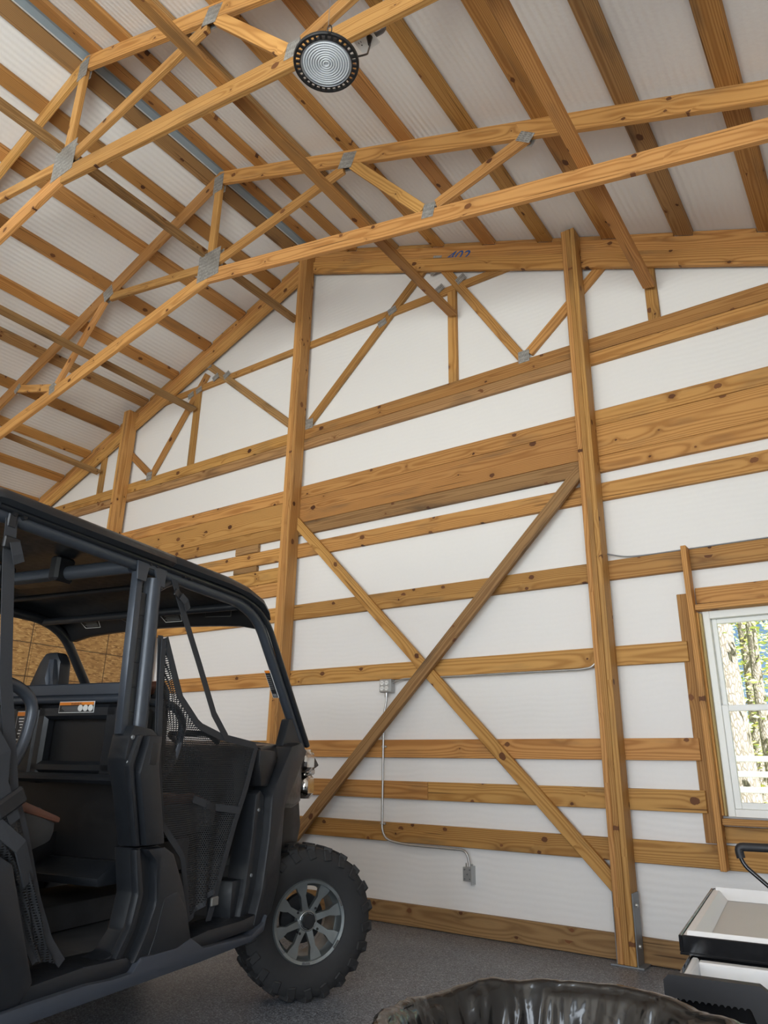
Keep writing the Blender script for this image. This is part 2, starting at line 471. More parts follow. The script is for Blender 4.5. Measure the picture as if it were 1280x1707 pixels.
# side and front walls, ceiling
def shell(name, boxes, label):
    bm = bmesh.new()
    for a, b in boxes:
        bm_box(bm, [(a[i]+b[i])/2 for i in range(3)], [b[i]-a[i] for i in range(3)])
    tag(link_mesh(name, bm, M_WALL), label, kind='structure')
shell('wall_left', [((XL-.05, YB, 0), (XL, 5.1, zc(XL)+.05))], 'white insulated eave wall on the far left')
shell('wall_right', [((XR, YB, 0), (XR+.05, -4.8, zc(XR)+.05)), ((XR, -1.0, 0), (XR+.05, 5.1, zc(XR)+.05)), ((XR, -4.8, 3.5), (XR+.05, -1.0, zc(XR)+.05))], 'white insulated eave wall with an open side doorway')
bm = bmesh.new()
y0, y1 = YB-.05, YB
quadprism([(XL, 0), (-5.1, 0), (-5.1, zc(-5.1)+.05), (XL, zc(XL)+.05)])
quadprism([(-5.1, 3.7), (0.7, 3.7), (0.7, zc(.7)+.05), (RX, zc(RX)+.05), (-5.1, zc(-5.1)+.05)])
quadprism([(0.7, 0), (XR, 0), (XR, zc(XR)+.05), (0.7, zc(.7)+.05)])
tag(link_mesh('wall_front', bm, M_WALL), 'white insulated gable wall with the open main doorway', kind='structure')

ceil = empty('ceiling', kind='structure', label='white insulated gable roof lined with pine purlins')
for s, xe in ((-1, XL-.1), (1, XR+.1)):
    bm = bmesh.new()
    pts = [(RX+s*0.03, zc(RX+s*.03)+.044), (xe, zc(xe)+.044), (xe, zc(xe)+.10), (RX+s*0.03, zc(RX+s*.03)+.10)]
    bm_prism(bm, [(x, YB, z) for x, z in pts], (0, 5.1-YB, 0))
    link_mesh('insulation_sheet', bm, M_CEIL, ceil)
bm = bmesh.new()
bm_prism(bm, [(RX-.055, YB, zc(RX)+.004), (RX, YB, zc(RX)+.026), (RX+.055, YB, zc(RX)+.004), (RX+.055, YB, zc(RX)+.02), (RX, YB, zc(RX)+.05), (RX-.055, YB, zc(RX)+.02)], (0, 5.03-YB, 0))
o = link_mesh('ridge_strip', bm, M_RIDGE, ceil); o['label'] = 'blue grey metal strip under the ridge'
PUR = [-4.475, -4.05, -3.51, -2.97, -2.42, -1.88, -1.32, -0.765, -0.205, 0.35, 0.91, 1.40] + \
      [-4.725, -5.15, -5.69, -6.25, -6.81, -7.36, -7.92, -8.48, -9.04, -9.60, -10.15]
for i, x in enumerate(PUR):
    s = 1 if x > RX else -1
    nrm = V((s*math.sin(PH), 0, math.cos(PH)))
    c = V((x, 0, zc(x)))+nrm*0.019
    board('purlin', (c.x, YB+.01, c.z), (c.x, 0.63, c.z), 0.14, 0.037, nrm, [M_WOOD, M_WOODB, M_WOOD, M_WOODG][i % 4], ceil)
    board('purlin', (c.x, 0.633, c.z), (c.x, 5.03, c.z), 0.14, 0.037, nrm, [M_WOOD, M_WOOD, M_WOODG, M_WOOD, M_WOODB][i % 5], ceil)
# blocking between the purlin ends on the gable
srt = sorted(PUR)
for a, b in zip(srt[:-1], srt[1:]):
    if a < RX < b: continue
    xa, xb = a+.068, b-.068
    if xb-xa < .1: continue
    board('blocking', (xa, 5.045, zc(xa)+.018), (xb, 5.045, zc(xb)+.018), 0.036, 0.03, (0, -1, 0), M_WOOD, ceil, (1, 0, 0), (1, 0, 0))

# ------------------------------------------------------------------ trusses
def plate(parent, x, z, w, h, ang, y, name='gusset_plate'):
    bm = bmesh.new(); bm_box(bm, (0, 0, 0), (w, 0.0025, h))
    p = V(parent.location)
    m = Matrix.Translation(V((x, y, z))-p) @ Matrix.Rotation(ang, 4, 'Y')
    return link_mesh(name, bm, M_PLATE, parent, m)

def zb(x, b=(5.30, 0.215)): return b[0]-b[1]*abs(x-RX)      # underside of scissor bottom chord
def truss(Y, label, bc):
    def zb(x): return bc[0]-bc[1]*abs(x-RX)
    t = empty('roof_truss', (RX, Y, 0), label=label, cat='truss', group='scissor roof trusses')
    T = 0.038; yc = Y+T/2
    hv = 0.14/math.cos(PH)
    for s in (-1, 1):
        xe = XL+.05 if s < 0 else XR-.05
        board('top_chord', (RX, yc, zc(RX)-hv/2), (xe, yc, zc(xe)-hv/2), 0.14, T, (0, -1, 0), M_WOOD if s > 0 else M_WOODB, t, (1, 0, 0), (1, 0, 0))
        P2 = math.atan(bc[1]); hb = 0.14/math.cos(P2)
        xe2 = RX+s*5.95
        board('bottom_chord', (RX, yc, zb(RX)+hb/2), (xe2, yc, zb(xe2)+hb/2), 0.14, T, (0, -1, 0), M_WOODB, t, (1, 0, 0), (1, 0, 0))
        # webs
        def web(a, b, w=0.089): board('web', (RX+s*a[0], yc, a[1]), (RX+s*b[0], yc, b[1]), w, T-.002, (0, -1, 0), M_WOODB, t)
        n1 = (1.60, zc(RX+1.60)-hv); n2 = (2.40, zb(RX+2.40)+hb); n3 = (3.18, zc(RX+3.18)-hv)
        web((0.10, 5.50), (n1[0]-.03, n1[1]-.02)); web((n1[0]+.07, n1[1]-.03), (n2[0]-.06, n2[1]+.03)); web((n2[0]+.06, n2[1]+.02), (n3[0], n3[1]+.01))
        for yy in (Y-.0015, Y+T+.0015):
            plate(t, RX+s*1.615, zc(RX+1.615)-hv*.72, 0.15, 0.15, s*PH, yy)
            plate(t, RX+s*2.40, zb(RX+2.40)+hb*.92, 0.10, 0.12, s*P2, yy)
            plate(t, RX+s*3.17, zc(RX+3.17)-hv*1.0, 0.075, 0.12, s*(-0.9), yy)
    board('king_post', (RX, yc, 5.44), (RX, yc, 6.43), 0.089, T-.002, (0, -1, 0), M_WOODB, t)
    for yy in (Y-.0015, Y+T+.0015):
        plate(t, RX, 5.49, 0.29, 0.30, 0, yy); plate(t, RX, 6.45, 0.13, 0.20, 0, yy)
    return t
T1Y, T2Y = 2.12, 3.60
truss(T1Y, 'nearer pine scissor roof truss with the round light hanging before it', (5.275, 0.193))
truss(T2Y, 'farther pine scissor roof truss nearest the gable wall', (5.30, 0.215))

# gable truss flat on the wall
gt = empty('gable_truss', (RX, YG, 0), label='pine gable truss with metal plates fixed flat on the white end wall', cat='truss')
hv = 0.14/math.cos(PH)
for s in (-1, 1):
    xe = XL+.05 if s < 0 else XR-.05
    board('top_chord', (RX, YG+.019, zc(RX)-hv/2), (xe, YG+.019, zc(xe)-hv/2), 0.14, 0.037, (0, -1, 0), M_WOOD, gt, (1, 0, 0), (1, 0, 0))
segs = [(XL+.05, -7.60), (-7.475, -4.69), (-4.565, -1.685), (-1.565, XR-.05)]
for a, b in segs:
    za, zb_ = zc(a)-hv*1.5, zc(b)-hv*1.5
    board('rafter', (a, YG-.019, za), (b, YG-.019, zb_), 0.138, 0.036, (0, -1, 0), M_WOODB if a < -4.6 else M_WOOD, gt, (1, 0, 0), (1, 0, 0))
board('bottom_chord', (XL+.3, YG+.019, 4.320), (-4.63, YG+.019, 4.320), 0.126, 0.038, (0, -1, 0), M_WOOD, gt)
board('bottom_chord', (-4.627, YG+.019, 4.320), (XR-.3, YG+.019, 4.320), 0.126, 0.038, (0, -1, 0), M_WOOD, gt)
def gweb(a, b, w=0.085, y=YG+.016, m=None, name='web'):
    board(name, (a[0], y, a[1]), (b[0], y, b[1]), w, 0.034, (0, -1, 0), m or M_WOOD, gt)
gweb((-7.15, 5.39), (-2.16, 5.39), 0.075, YG+.022, name='collar_tie')
gweb((-4.60, 4.37), (-3.10, 5.78)); gweb((-2.95, 5.72), (-2.15, 4.41)); gweb((-2.09, 4.44), (-1.32, 5.12), y=YG+.02)
gweb((-6.30, 5.74), (-4.72, 4.43), m=M_WOODG); gweb((-6.22, 5.55), (-7.06, 4.40)); gweb((-7.90, 5.10), (-7.08, 4.42), y=YG+.02)
for x, z1 in ((-2.825, 5.36), (-1.052, 4.93), (-6.355, 5.36), (-8.115, 4.92), (-9.3, 4.45), (0.1, 4.45)):
    board('stud', (x, YG+.020, 4.38), (x, YG+.020, z1), 0.089, 0.036, (0, -1, 0), M_WOOD, gt)
for x, z, a in ((-2.13, 4.41, 0), (-7.08, 4.40, 0), (-4.518, 4.42, 0), (-2.955, 5.43, -.5), (-2.72, 5.45, -.5), (-3.50, 5.40, -.3), (-3.62, 5.30, -.3),
                (-6.05, 5.45, -.5), (-5.86, 5.42, -.5), (-6.33, 5.36, -.3), (-6.47, 5.33, -.3), (-2.98, 5.79, .39), (-6.22, 5.79, -.39), (-3.0, 5.66, 0), (-6.2, 5.66, 0)):
    plate(gt, x, z, 0.10, 0.075 if z > 4.5 else 0.11, a, YG-.0035)
# blue crayon mark on the chord
tx = bpy.data.curves.new('mark', 'FONT'); tx.body = '402'; tx.size = 0.17; tx.shear = 0.35; tx.extrude = 0.0006
to = bpy.data.objects.new('mark', tx); COL.objects.link(to)
dg = bpy.context.evaluated_depsgraph_get()
me = bpy.data.meshes.new_from_object(to.evaluated_get(dg)); bpy.data.objects.remove(to)
me.materials.append(plain('blue_crayon', (0.025, 0.09, 0.30), 0.7))
mk = bpy.data.objects.new('lumber_mark', me); COL.objects.link(mk); mk.parent = gt
mk.matrix_local = Matrix.Translation(V((-2.90-RX, -0.002, zc(-2.86)-0.165))) @ Matrix.Rotation(PH*1.0, 4, 'Y') @ Matrix.Rotation(math.pi/2, 4, 'X')
mk['label'] = 'blue handwritten number on the chord'

# ------------------------------------------------------------------ posts
def post(x, zt, label, base=0.012):
    p = empty('post', (x+.057, YG-.07, 0), label=label, cat='post', group='laminated wall posts')
    for k in range(3):
        xc = x+0.019+k*0.038
        board('ply', (xc, YG-.07-(.0015 if k == 1 else 0), base), (xc, YG-.07-(.0015 if k == 1 else 0), zt), 0.139, 0.0372, (1, 0, 0), [M_WOODB, M_WOOD, M_WOODB][k], p)
    # steel wet-set bracket
    bm = bmesh.new(); bm_box(bm, (-.0615, 0, 0.20), (0.006, 0.12, 0.40), bev=0.001); bm_box(bm, (.0615, 0, 0.20), (0.006, 0.12, 0.40), bev=0.001)
    bm_box(bm, (0, 0, 0.006), (0.20, 0.14, 0.010), bev=0.001)
    b = link_mesh('bracket', bm, M_STEEL, p)
    for sx in (-1, 1):
        for z in (0.11, 0.33):
            bm = bmesh.new(); bmesh.ops.create_cone(bm, cap_ends=True, segments=8, radius1=0.012, radius2=0.010, depth=0.012)
            link_mesh('bolt', bm, M_CONDUIT, b, Matrix.Translation((sx*.070, -.01, z)) @ Matrix.Rotation(math.pi/2, 4, 'Y'))
    return p
post(-1.682, zc(-1.66), 'tall laminated wooden post beside the window with a steel foot bracket')
post(-4.686, zc(-4.66)-.01, 'tallest laminated wooden post standing under the roof ridge')
post(-7.592, zc(-7.59)-.01, 'laminated wooden post at the left, rising behind the black vehicle roof')

# ------------------------------------------------------------------ braces
def solo(name, p0, p1, w, t, n, mat, label, cat, group=None, base=None):
    e = board(name, p0, p1, w, t, n, mat, None, (1, 0, 0) if 'diag' in name else None, (1, 0, 0) if 'diag' in name else None)
    return tag(e, label, cat, group)
solo('diagonal_brace', (-4.568, YG-.020, 3.335), (-1.685, YG-.020, 0.415), 0.092, 0.037, (0, -1, 0), M_WOOD, 'diagonal wall brace falling from the ridge post to the foot of the right post', 'brace', 'crossed wall braces')
solo('diagonal_brace', (-1.685, YG-.058, 3.255), (-4.568, YG-.058, 0.335), 0.095, 0.037, (0, -1, 0), M_WOODG, 'weathered greyish diagonal wall brace crossing in front of the other', 'brace', 'crossed wall braces')
hb = 0.14/math.cos(math.atan(.215))
def lat(x, z, y1, mat, label, flat=True):
    k = 0.0 if not flat else (zb(x, (5.275, .193))-zb(x))/(T1Y-T2Y)
    solo('lateral_brace', (x, -1.0, z+k*(-1.0-T2Y)), (x, y1, z+k*(y1-T2Y)), 0.089, 0.037, (math.copysign(.2, x-RX), 0, 1) if flat else (1, 0, 0), mat, label, 'brace', 'long braces tying the trusses')
lat(-2.79, zb(-2.79)+hb+.020, 4.985, M_WOOD, 'long lateral brace right of the ridge ending at a gable stud')
lat(-1.05, zb(-1.05)+hb+.020, 4.985, M_WOOD, 'rightmost long lateral brace, right of the tall window post top')
lat(-4.69, 5.665, 4.885, M_WOODG, 'dark stained lateral brace running beside the king posts to the ridge post', False)
lat(-6.33, zb(-6.33)+hb+.020, 4.985, M_WOODG, 'long lateral brace left of the ridge ending above the left post')
lat(-8.10, zb(-8.10)+hb+.020, 4.985, M_WOODG, 'leftmost long lateral brace low on the left roof slope')

# ------------------------------------------------------------------ OSB partition on the left
osb = empty('wall_partition', (-6.6, 0, 0), kind='structure', label='oriented strand board partition behind the vehicle')
for j, (ya, yb) in enumerate(((-1.2, 1.236), (1.24, 3.676), (3.68, 4.93))):
    for z0, z1 in ((0.0, 1.217), (1.221, 2.44)):
        bm = bmesh.new(); bm_box(bm, (-.006, (ya+yb)/2, (z0+z1)/2), (0.012, yb-ya, z1-z0))
        pn = link_mesh('osb_panel', bm, M_OSB, osb)
        bm = bmesh.new()
        k = math.ceil(ya/.406)
        while k*.406 < yb:
            bm_box(bm, (.0004, k*.406, (z0+z1)/2), (0.001, 0.008, z1-z0)); k += 1
        for zz in (0.30, 0.61, 0.915):
            bm_box(bm, (.0004, (ya+yb)/2, z0+zz), (0.001, yb-ya, 0.008))
        link_mesh('nail_line', bm, M_CHALK, pn)
board('corner_stud', (-6.575, 4.985, 0.0), (-6.575, 4.985, 2.44), 0.089, 0.038, (1, 0, 0), M_WOOD, osb)
bm = bmesh.new(); bm_box(bm, (-2.0, 1.835, 2.46), (4.0, 6.07, 0.03)); link_mesh('deck_panel', bm, M_OSB, osb)

# ------------------------------------------------------------------ window
win = empty('window_1', ((WX0+WX1)/2, 5.06, WZ0), kind='structure', label='white vinyl double hung window framed in pine')
wp = V(win.location)
def wbox(name, x0, x1, z0, z1, ya, yb, mat, parent=None, bev=0.003):
    bm = bmesh.new(); c = V(((x0+x1)/2, (ya+yb)/2, (z0+z1)/2))-wp
    bm_box(bm, c, (x1-x0, yb-ya, z1-z0), bev=bev)
    return link_mesh(name, bm, mat, parent or win)
FR = 0.042
wbox('frame_jamb', WX0, WX0+FR, WZ0, WZ1, 5.035, 5.11, M_VINYL); wbox('frame_jamb', WX1-FR, WX1, WZ0, WZ1, 5.035, 5.11, M_VINYL)
wbox('frame_head', WX0+FR, WX1-FR, WZ1-.05, WZ1, 5.035, 5.11, M_VINYL); wbox('frame_sill', WX0+FR, WX1-FR, WZ0, WZ0+.045, 5.025, 5.11, M_VINYL)
ZM = 1.47
def sash(z0, z1, ya, yb, m):
    s = wbox('sash', WX0+FR, WX0+FR+m, z0, z1, ya, yb, M_VINYL)
    wbox('sash_stile', WX1-FR-m, WX1-FR, z0, z1, ya, yb, M_VINYL, s); wbox('sash_rail', WX0+FR+m, WX1-FR-m, z1-m, z1, ya, yb, M_VINYL, s); wbox('sash_rail', WX0+FR+m, WX1-FR-m, z0, z0+m, ya, yb, M_VINYL, s)
    wbox('pane', WX0+FR+m-.002, WX1-FR-m+.002, z0+m-.002, z1-m+.002, (ya+yb)/2-.002, (ya+yb)/2+.002, M_GLASS, s, 0)
sash(ZM, WZ1-.05, 5.075, 5.10, 0.032); sash(WZ0+.045, ZM+.034, 5.045, 5.07, 0.038)
# rough opening timber
def wb(name, p0, p1, w, t, n, mat): return board(name, p0, p1, w, t, n, mat, win)
wb('stud', (-1.030, 4.975, 0.562), (-1.030, 4.975, 2.535), 0.089, 0.036, (1, 0, 0), M_WOOD)
wb('trimmer', (-1.006, 5.028, 0.86), (-1.006, 5.028, 2.09), 0.082, 0.012, (1, 0, 0), M_WOODB)
wb('jamb', (-0.992, 5.030, 0.86), (-0.992, 5.030, 2.085), 0.06, 0.013, (1, 0, 0), M_JAMB)
wb('back_stud', (-1.085, YG+.030, 0.70), (-1.085, YG+.030, 2.235), 0.10, 0.022, (0, -1, 0), M_WOOD)
wb('header', (-1.01, 5.00, 2.118), (0.0, 5.00, 2.118), 0.082, 0.036, (0, 0, 1), M_WOODB)
wb('header_girt', (-1.01, YG+.019, 2.20), (0.0, YG+.019, 2.20), 0.12, 0.037, (0, -1, 0), M_WOOD)
wb('sill_plate', (-1.01, 5.00, 0.828), (0.0, 5.00, 0.828), 0.082, 0.036, (0, 0, 1), M_WOOD)
wb('apron', (-1.05, YG+.019, 0.755), (0.0, YG+.019, 0.755), 0.09, 0.037, (0, -1, 0), M_WOOD)

# ------------------------------------------------------------------ electrics on the wall
def cable(name, pts, r, mat, label, cat, parent=None, seg=8, fr=.06):
    o = tube(name, fillet(pts, fr), r, mat, parent, seg)
    if parent is None: tag(o, label, cat)
    return o
cx, cz = -3.485, 1.732
ob = empty('outlet_box', (cx, YG, cz-.055), label='grey metal box with four white outlets under a girt on the white wall', cat='outlet')
bm = bmesh.new(); bm_box(bm, (0, -.004+.0, .055), (0.108, 0.060, 0.108), bev=.004); link_mesh('box', bm, M_BOXMETAL, ob)
bm = bmesh.new(); bm_box(bm, (-.005, -.038, .055), (0.100, 0.006, 0.100), bev=.002); cv = link_mesh('cover', bm, M_BOXMETAL, ob)
for a in (-1, 1):
    for b in (-1, 1):
        bm = bmesh.new(); bmesh.ops.create_cone(bm, cap_ends=True, segments=16, radius1=.018, radius2=.017, depth=.006)
        rc = link_mesh('receptacle', bm, M_WHITEP, ob, Matrix.Translation((-.005+a*.023, -.043, .055+b*.022)) @ Matrix.Rotation(math.pi/2, 4, 'X'))
        bm = bmesh.new()
        for q in (-1, 1): bm_box(bm, (q*.006, .002, .0035), (.0025, .008, .002))
        link_mesh('slot', bm, M_BLACKP, rc)
cd_ = empty('conduit', (-3.5, YG-.012, .5), label='thin metal conduit running down from the outlet box and bending right', cat='conduit')
p_ = V(cd_.location)
pts = [V(q)-p_ for q in ((cx-.005, YG-.006, cz-.06), (cx-.005, YG-.006, cz-.12), (-3.508, YG-.016, 1.50), (-3.508, YG-.012, .575), (-3.29, YG-.012, .548), (-2.762, YG-.012, .545), (-2.745, YG-.004, .44))]
link = fillet(pts, .10, 6)
tube('pipe', link, .0088, M_CONDUIT, cd_)
bm = bmesh.new(); bm_tube(bm, [pts[0]+V((0, 0, .012)), pts[0]-V((0, 0, .03))], .015, 10); link_mesh('connector', bm, M_CONDUIT, cd_, smooth=True, angle=50)
for z in (1.255, .685):
    bm = bmesh.new(); bm_box(bm, V((-3.503, YG-.008, z))-p_, (.045, .020, .016), bev=.003); link_mesh('strap', bm, M_CONDUIT, cd_)
jb = empty('junction_box', (-2.762, YG, .34), label='small grey metal junction box low on the white wall', cat='junction box')
bm = bmesh.new(); bm_box(bm, (0, .012, .05), (.072, .05, .09), bev=.003); link_mesh('box', bm, M_BOXMETAL, jb)
bm = bmesh.new(); bm_box(bm, (.036, .02, .045), (.005, .085, .12), bev=.001); link_mesh('mounting_plate', bm, M_BOXMETAL, jb)
bm = bmesh.new(); bm_box(bm, (-.022, .012, .105), (.006, .006, .03)); bm_box(bm, (.03, .0, .108), (.02, .006, .02)); link_mesh('tab', bm, M_BOXMETAL, jb)
for a, b in ((-.02, .08), (.02, .08), (-.02, .02), (.02, .02), (0, .05)):
    bm = bmesh.new(); bmesh.ops.create_cone(bm, cap_ends=True, segments=10, radius1=.006, radius2=.006, depth=.003)
    link_mesh('knockout', bm, M_STEEL, jb, Matrix.Translation((a, -.0145, b)) @ Matrix.Rotation(math.pi/2, 4, 'X'))
cable('power_cable', [(cx+.05, YG-.005, cz+.02), (-3.34, YG-.012, 1.782), (-3.2, YG-.012, 1.779), (-2.4, YG-.010, 1.776), (-1.84, YG-.010, 1.772), (-1.745, YG-.008, 1.782), (-1.705, YG-.004, 1.83)], .0075, M_CONDUIT,
      'grey metal cable running along the girt from the outlet box to the post', 'cable')
cable('ceiling_cable', [(-1.565, YG-.02, 2.575), (-1.44, YG-.012, 2.536), (-1.30, YG+.012, 2.536), (-.5, YG+.012, 2.538), (XR-.05, YG+.012, 2.538)], .005, M_STEEL,
      'thin dark cable lying on the girt above the window', 'cable')

# ------------------------------------------------------------------ high bay lamp
LX, LY, LZ = -1.655, 1.815, 4.135
lamp = empty('high_bay_light', (LX, LY, LZ), label='round black industrial high bay light hanging from the roof', cat='ceiling light')
R0 = 0.151
bm = bmesh.new()
bm_lathe(bm, [(R0-.012, -.003), (R0-.003, -.003), (R0, 0.002), (R0, .010), (R0-.004, .013), (R0-.012, .010)], 'Z', 64)
bm_lathe(bm, [(.117, -.003), (.122, -.003), (.122, .008), (.117, .008)], 'Z', 64)
for k in range(32):
    a = 2*math.pi*(k+.5)/32
    bm_box(bm, (math.cos(a)*.131, math.sin(a)*.131, .002), (.022, .0110, .008), rot=Matrix.Rotation(a, 3, 'Z'))
link_mesh('heat_sink_ring', bm, M_BLACKP, lamp, smooth=True, angle=35)
def lens_mat():
    t = NT('led_lens')
    tc = t.n('ShaderNodeTexCoord'); sx = t.n('ShaderNodeSeparateXYZ'); t.l(tc.outputs['Object'], sx.inputs[0])
    at = t.math('ARCTAN2', sx.outputs[1], sx.outputs[0])
    r = t.math('SQRT', t.math('ADD', t.math('MULTIPLY', sx.outputs[0], sx.outputs[0]), t.math('MULTIPLY', sx.outputs[1], sx.outputs[1])))
    dots = t.math('MULTIPLY_ADD', t.math('SINE', t.math('MULTIPLY', at, 64.0)), 0.5, 0.5)
    rg = t.math('MULTIPLY_ADD', t.math('SINE', t.math('MULTIPLY', r, 560.0)), 0.5, 0.5)
    c = t.mix(rg, (0.40, 0.42, 0.45), (0.80, 0.83, 0.86)); c = t.mix(t.math('MULTIPLY', t.math('MULTIPLY', dots, rg), .35), c, (0.55, 0.58, 0.62))
    t.l(c, t.b.inputs['Base Color']); t.b.inputs['Roughness'].default_value = 0.18; t.b.inputs['Coat Weight'].default_value = 0.6
    return t.m
bm = bmesh.new()
prof = [(0.0, .004)]
for k in range(9):
    r = .008+k*.0112
    prof += [(r, .004), (r+.003, -.002), (r+.007, -.002), (r+.010, .004)]
prof += [(.113, .006), (.113, .014), (0, .014)]
bm_lathe(bm, prof, 'Z', 64, closed=False)
link_mesh('lens', bm, lens_mat(), lamp, smooth=True, angle=40)
bm = bmesh.new(); bm_lathe(bm, [(.1125, .0), (.1165, -.003), (.1165, .015), (.1125, .015)], 'Z', 64)
link_mesh('bezel', bm, plain('lamp_bezel', (.30, .31, .33), .4, .6), lamp, smooth=True, angle=40)
bm = bmesh.new(); bm_lathe(bm, [(0, .0145), (.116, .0145), (.100, .022), (.070, .05), (.062, .11), (.05, .12), (0, .12)], 'Z', 40, closed=False)
link_mesh('driver_housing', bm, M_BLACKP, lamp, smooth=True, angle=35)
tube('hook', [(math.cos(a)*.02, 0, .16+math.sin(a)*.02) for a in [k*.5-.8 for k in range(11)]], .004, M_BLACKP, lamp, 6)
tube('safety_loop', [(.115+math.sin(a)*.006, -.105-.012+math.cos(a)*.012, .004-.0+math.sin(a)*.018) for a in [k*.45 for k in range(14)]], .0025, M_BLACKP, lamp, 6)
tube('hanging_wire', [(0, 0, .18), (-.02, .02, zc(LX)-LZ+.02)], .0015, M_STEEL, lamp, 6)
OX, OY, OZ = -1.752, T1Y+.098, 4.800
cordp = fillet([V((.10, .06, .03)), V((.135, .13, .10)), V((OX+.035-LX, OY-LY, OZ-.07-LZ)), V((OX+.03-LX, OY-LY, OZ-.02-LZ))], .08)
tube('power_cord', cordp, .0045, M_BLACKP, lamp, 8)
bm = bmesh.new(); bm_tube(bm, [(OX+.03-LX, OY-LY, OZ-.062-LZ), (OX+.03-LX, OY-LY, OZ-.035-LZ), (OX+.03-LX, OY-LY, OZ-.012-LZ), (OX+.03-LX, OY-LY, OZ-.0065-LZ)], [.007, .012, .017, .017], 10)
link_mesh('plug', bm, M_BLACKP, lamp, smooth=True, angle=50)
ro = empty('ceiling_outlet', (OX, OY, OZ), label='white outlet plate facing down behind the truss beside the round light', cat='outlet')
bm = bmesh.new(); bm_box(bm, (0, 0, -.003), (.118, .118, .006), bev=.002); link_mesh('cover_plate', bm, M_WHITEP, ro)
bm = bmesh.new(); bm_box(bm, (0, 0, .025), (.10, .085, .05), bev=.003); link_mesh('box', bm, M_BOXMETAL, ro)
for q in (-.03, .03):
    bm = bmesh.new(); bm_box(bm, (q, 0, -.007), (.034, .05, .003), bev=.001); rc = link_mesh('receptacle', bm, M_WHITEP, ro)
    bm = bmesh.new(); bm_box(bm, (q-.007, -.006, -.009), (.003, .009, .002)); bm_box(bm, (q+.007, -.006, -.009), (.003, .009, .002)); bm_box(bm, (q, .012, -.009), (.006, .006, .002)); link_mesh('slot', bm, M_BLACKP, rc)
tube('conduit_stub', fillet([V((.05, .03, .03)), V((.10, .035, .03)), V((.10, .035, .30)), V((.10, .035, .62))], .05), .012, M_STEEL, ro, 10)

# ------------------------------------------------------------------ side-by-side utility vehicle (x forward, y to its left, z up)
CA, SA = math.cos(math.radians(11)), math.sin(math.radians(11))
uv = empty('utility_vehicle', (-2.80+.12*CA, 3.28+.12*SA, 0), math.radians(101),
           'black crew-cab side-by-side utility vehicle with hard roof and mesh doors', 'vehicle')
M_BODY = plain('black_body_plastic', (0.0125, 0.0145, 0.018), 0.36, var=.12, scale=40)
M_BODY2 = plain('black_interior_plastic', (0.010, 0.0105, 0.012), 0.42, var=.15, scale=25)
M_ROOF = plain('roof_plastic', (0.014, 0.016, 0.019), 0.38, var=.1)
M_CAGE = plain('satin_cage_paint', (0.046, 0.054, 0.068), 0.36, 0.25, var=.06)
M_SLID = plain('slider_paint', (0.050, 0.059, 0.077), 0.42, 0.2, var=.1)
M_WEB = plain('strap_webbing', (0.026, 0.0285, 0.034), 0.75, var=.15, scale=120)
M_RUB = plain('tire_rubber', (0.017, 0.017, 0.018), 0.72, var=.25, scale=18, bump=.15)
M_RIM = plain('gunmetal_rim', (0.30, 0.33, 0.335), 0.34, 0.85, var=.08)
M_MACH = plain('machined_rim', (0.55, 0.56, 0.56), 0.22, 0.95, var=.05)
M_CHROME = plain('headlight_chrome', (0.62, 0.60, 0.57), 0.08, 1.0, var=.05)
M_BROWN = plain('brown_vinyl', (0.11, 0.042, 0.024), 0.5, var=.12)
M_SEAT = plain('charcoal_vinyl', (0.026, 0.027, 0.028), 0.6, var=.15)
M_DUST = plain('dusty_floor_mat', (0.062, 0.060, 0.060), 0.75, var=.6, scale=9)
M_ORANGE = plain('orange_label', (0.75, 0.22, 0.02), 0.5, var=.03)
M_WHITEL = plain('white_label', (0.72, 0.72, 0.70), 0.5, var=.03)
M_YELL = plain('yellow_label', (0.80, 0.50, 0.04), 0.5, var=.03)
M_LTXT = plain('label_black', (0.018, 0.018, 0.02), 0.5, var=.03)

def ux(name, pts, y0, y1, mat, parent=uv, bev=.006):
    """side profile polygon (x,z) extruded between y0 and y1"""
    bm = bmesh.new(); bm_prism(bm, [(x, y0, z) for x, z in pts], (0, y1-y0, 0), bev)
    return link_mesh(name, bm, mat, parent, smooth=True, angle=40)
def ub(name, c, s, mat, parent=uv, bev=.008, rot=None):
    bm = bmesh.new(); bm_box(bm, c, s, rot, bev)
    return link_mesh(name, bm, mat, parent)
MID = 0.78                       # centre plane of the vehicle
def mir(y): return 2*MID-y

# roof: loft of rounded cross sections
bm = bmesh.new()
rows = []
for x, dz, th, inset in ((-2.335, -.045, .012, .06), (-2.315, -.018, .035, .025), (-2.24, 0, .055, 0), (-1.95, 0, .058, 0), (-1.405, 0, .058, 0), (-1.395, -.006, .05, .006), (-1.385, 0, .058, 0), (-1.0, 0, .056, 0), (-.84, -.012, .052, 0), (-.70, -.040, .046, .01), (-.62, -.085, .034, .025), (-.585, -.125, .012, .04)):
    ring = []
    ya, yb = 0.02+inset, mir(0.02)-inset
    zt = 1.945+dz
    prof = [(ya+.02, zt-th), (ya, zt-th*.75), (ya+.004, zt-th*.35), (ya+.02, zt-.006), (ya+.05, zt+.006), (ya+.25, zt+.028), (MID, zt+.045)]
    full = prof + [(2*MID-a, b) for a, b in reversed(prof[:-1])]
    # underside
    und = [(yb-.10, zt-th*.35), (MID, zt-th*.10), (ya+.10, zt-th*.35)]
    rows.append([bm.verts.new((x, a, b)) for a, b in full+und])
for i in range(len(rows)-1):
    n = len(rows[0])
    for k in range(n):
        bm.faces.new((rows[i][k], rows[i][(k+1) % n], rows[i+1][(k+1) % n], rows[i+1][k]))
bm.faces.new(rows[0]); bm.faces.new(list(reversed(rows[-1])))
link_mesh('roof', bm, M_ROOF, uv, smooth=True, angle=45)

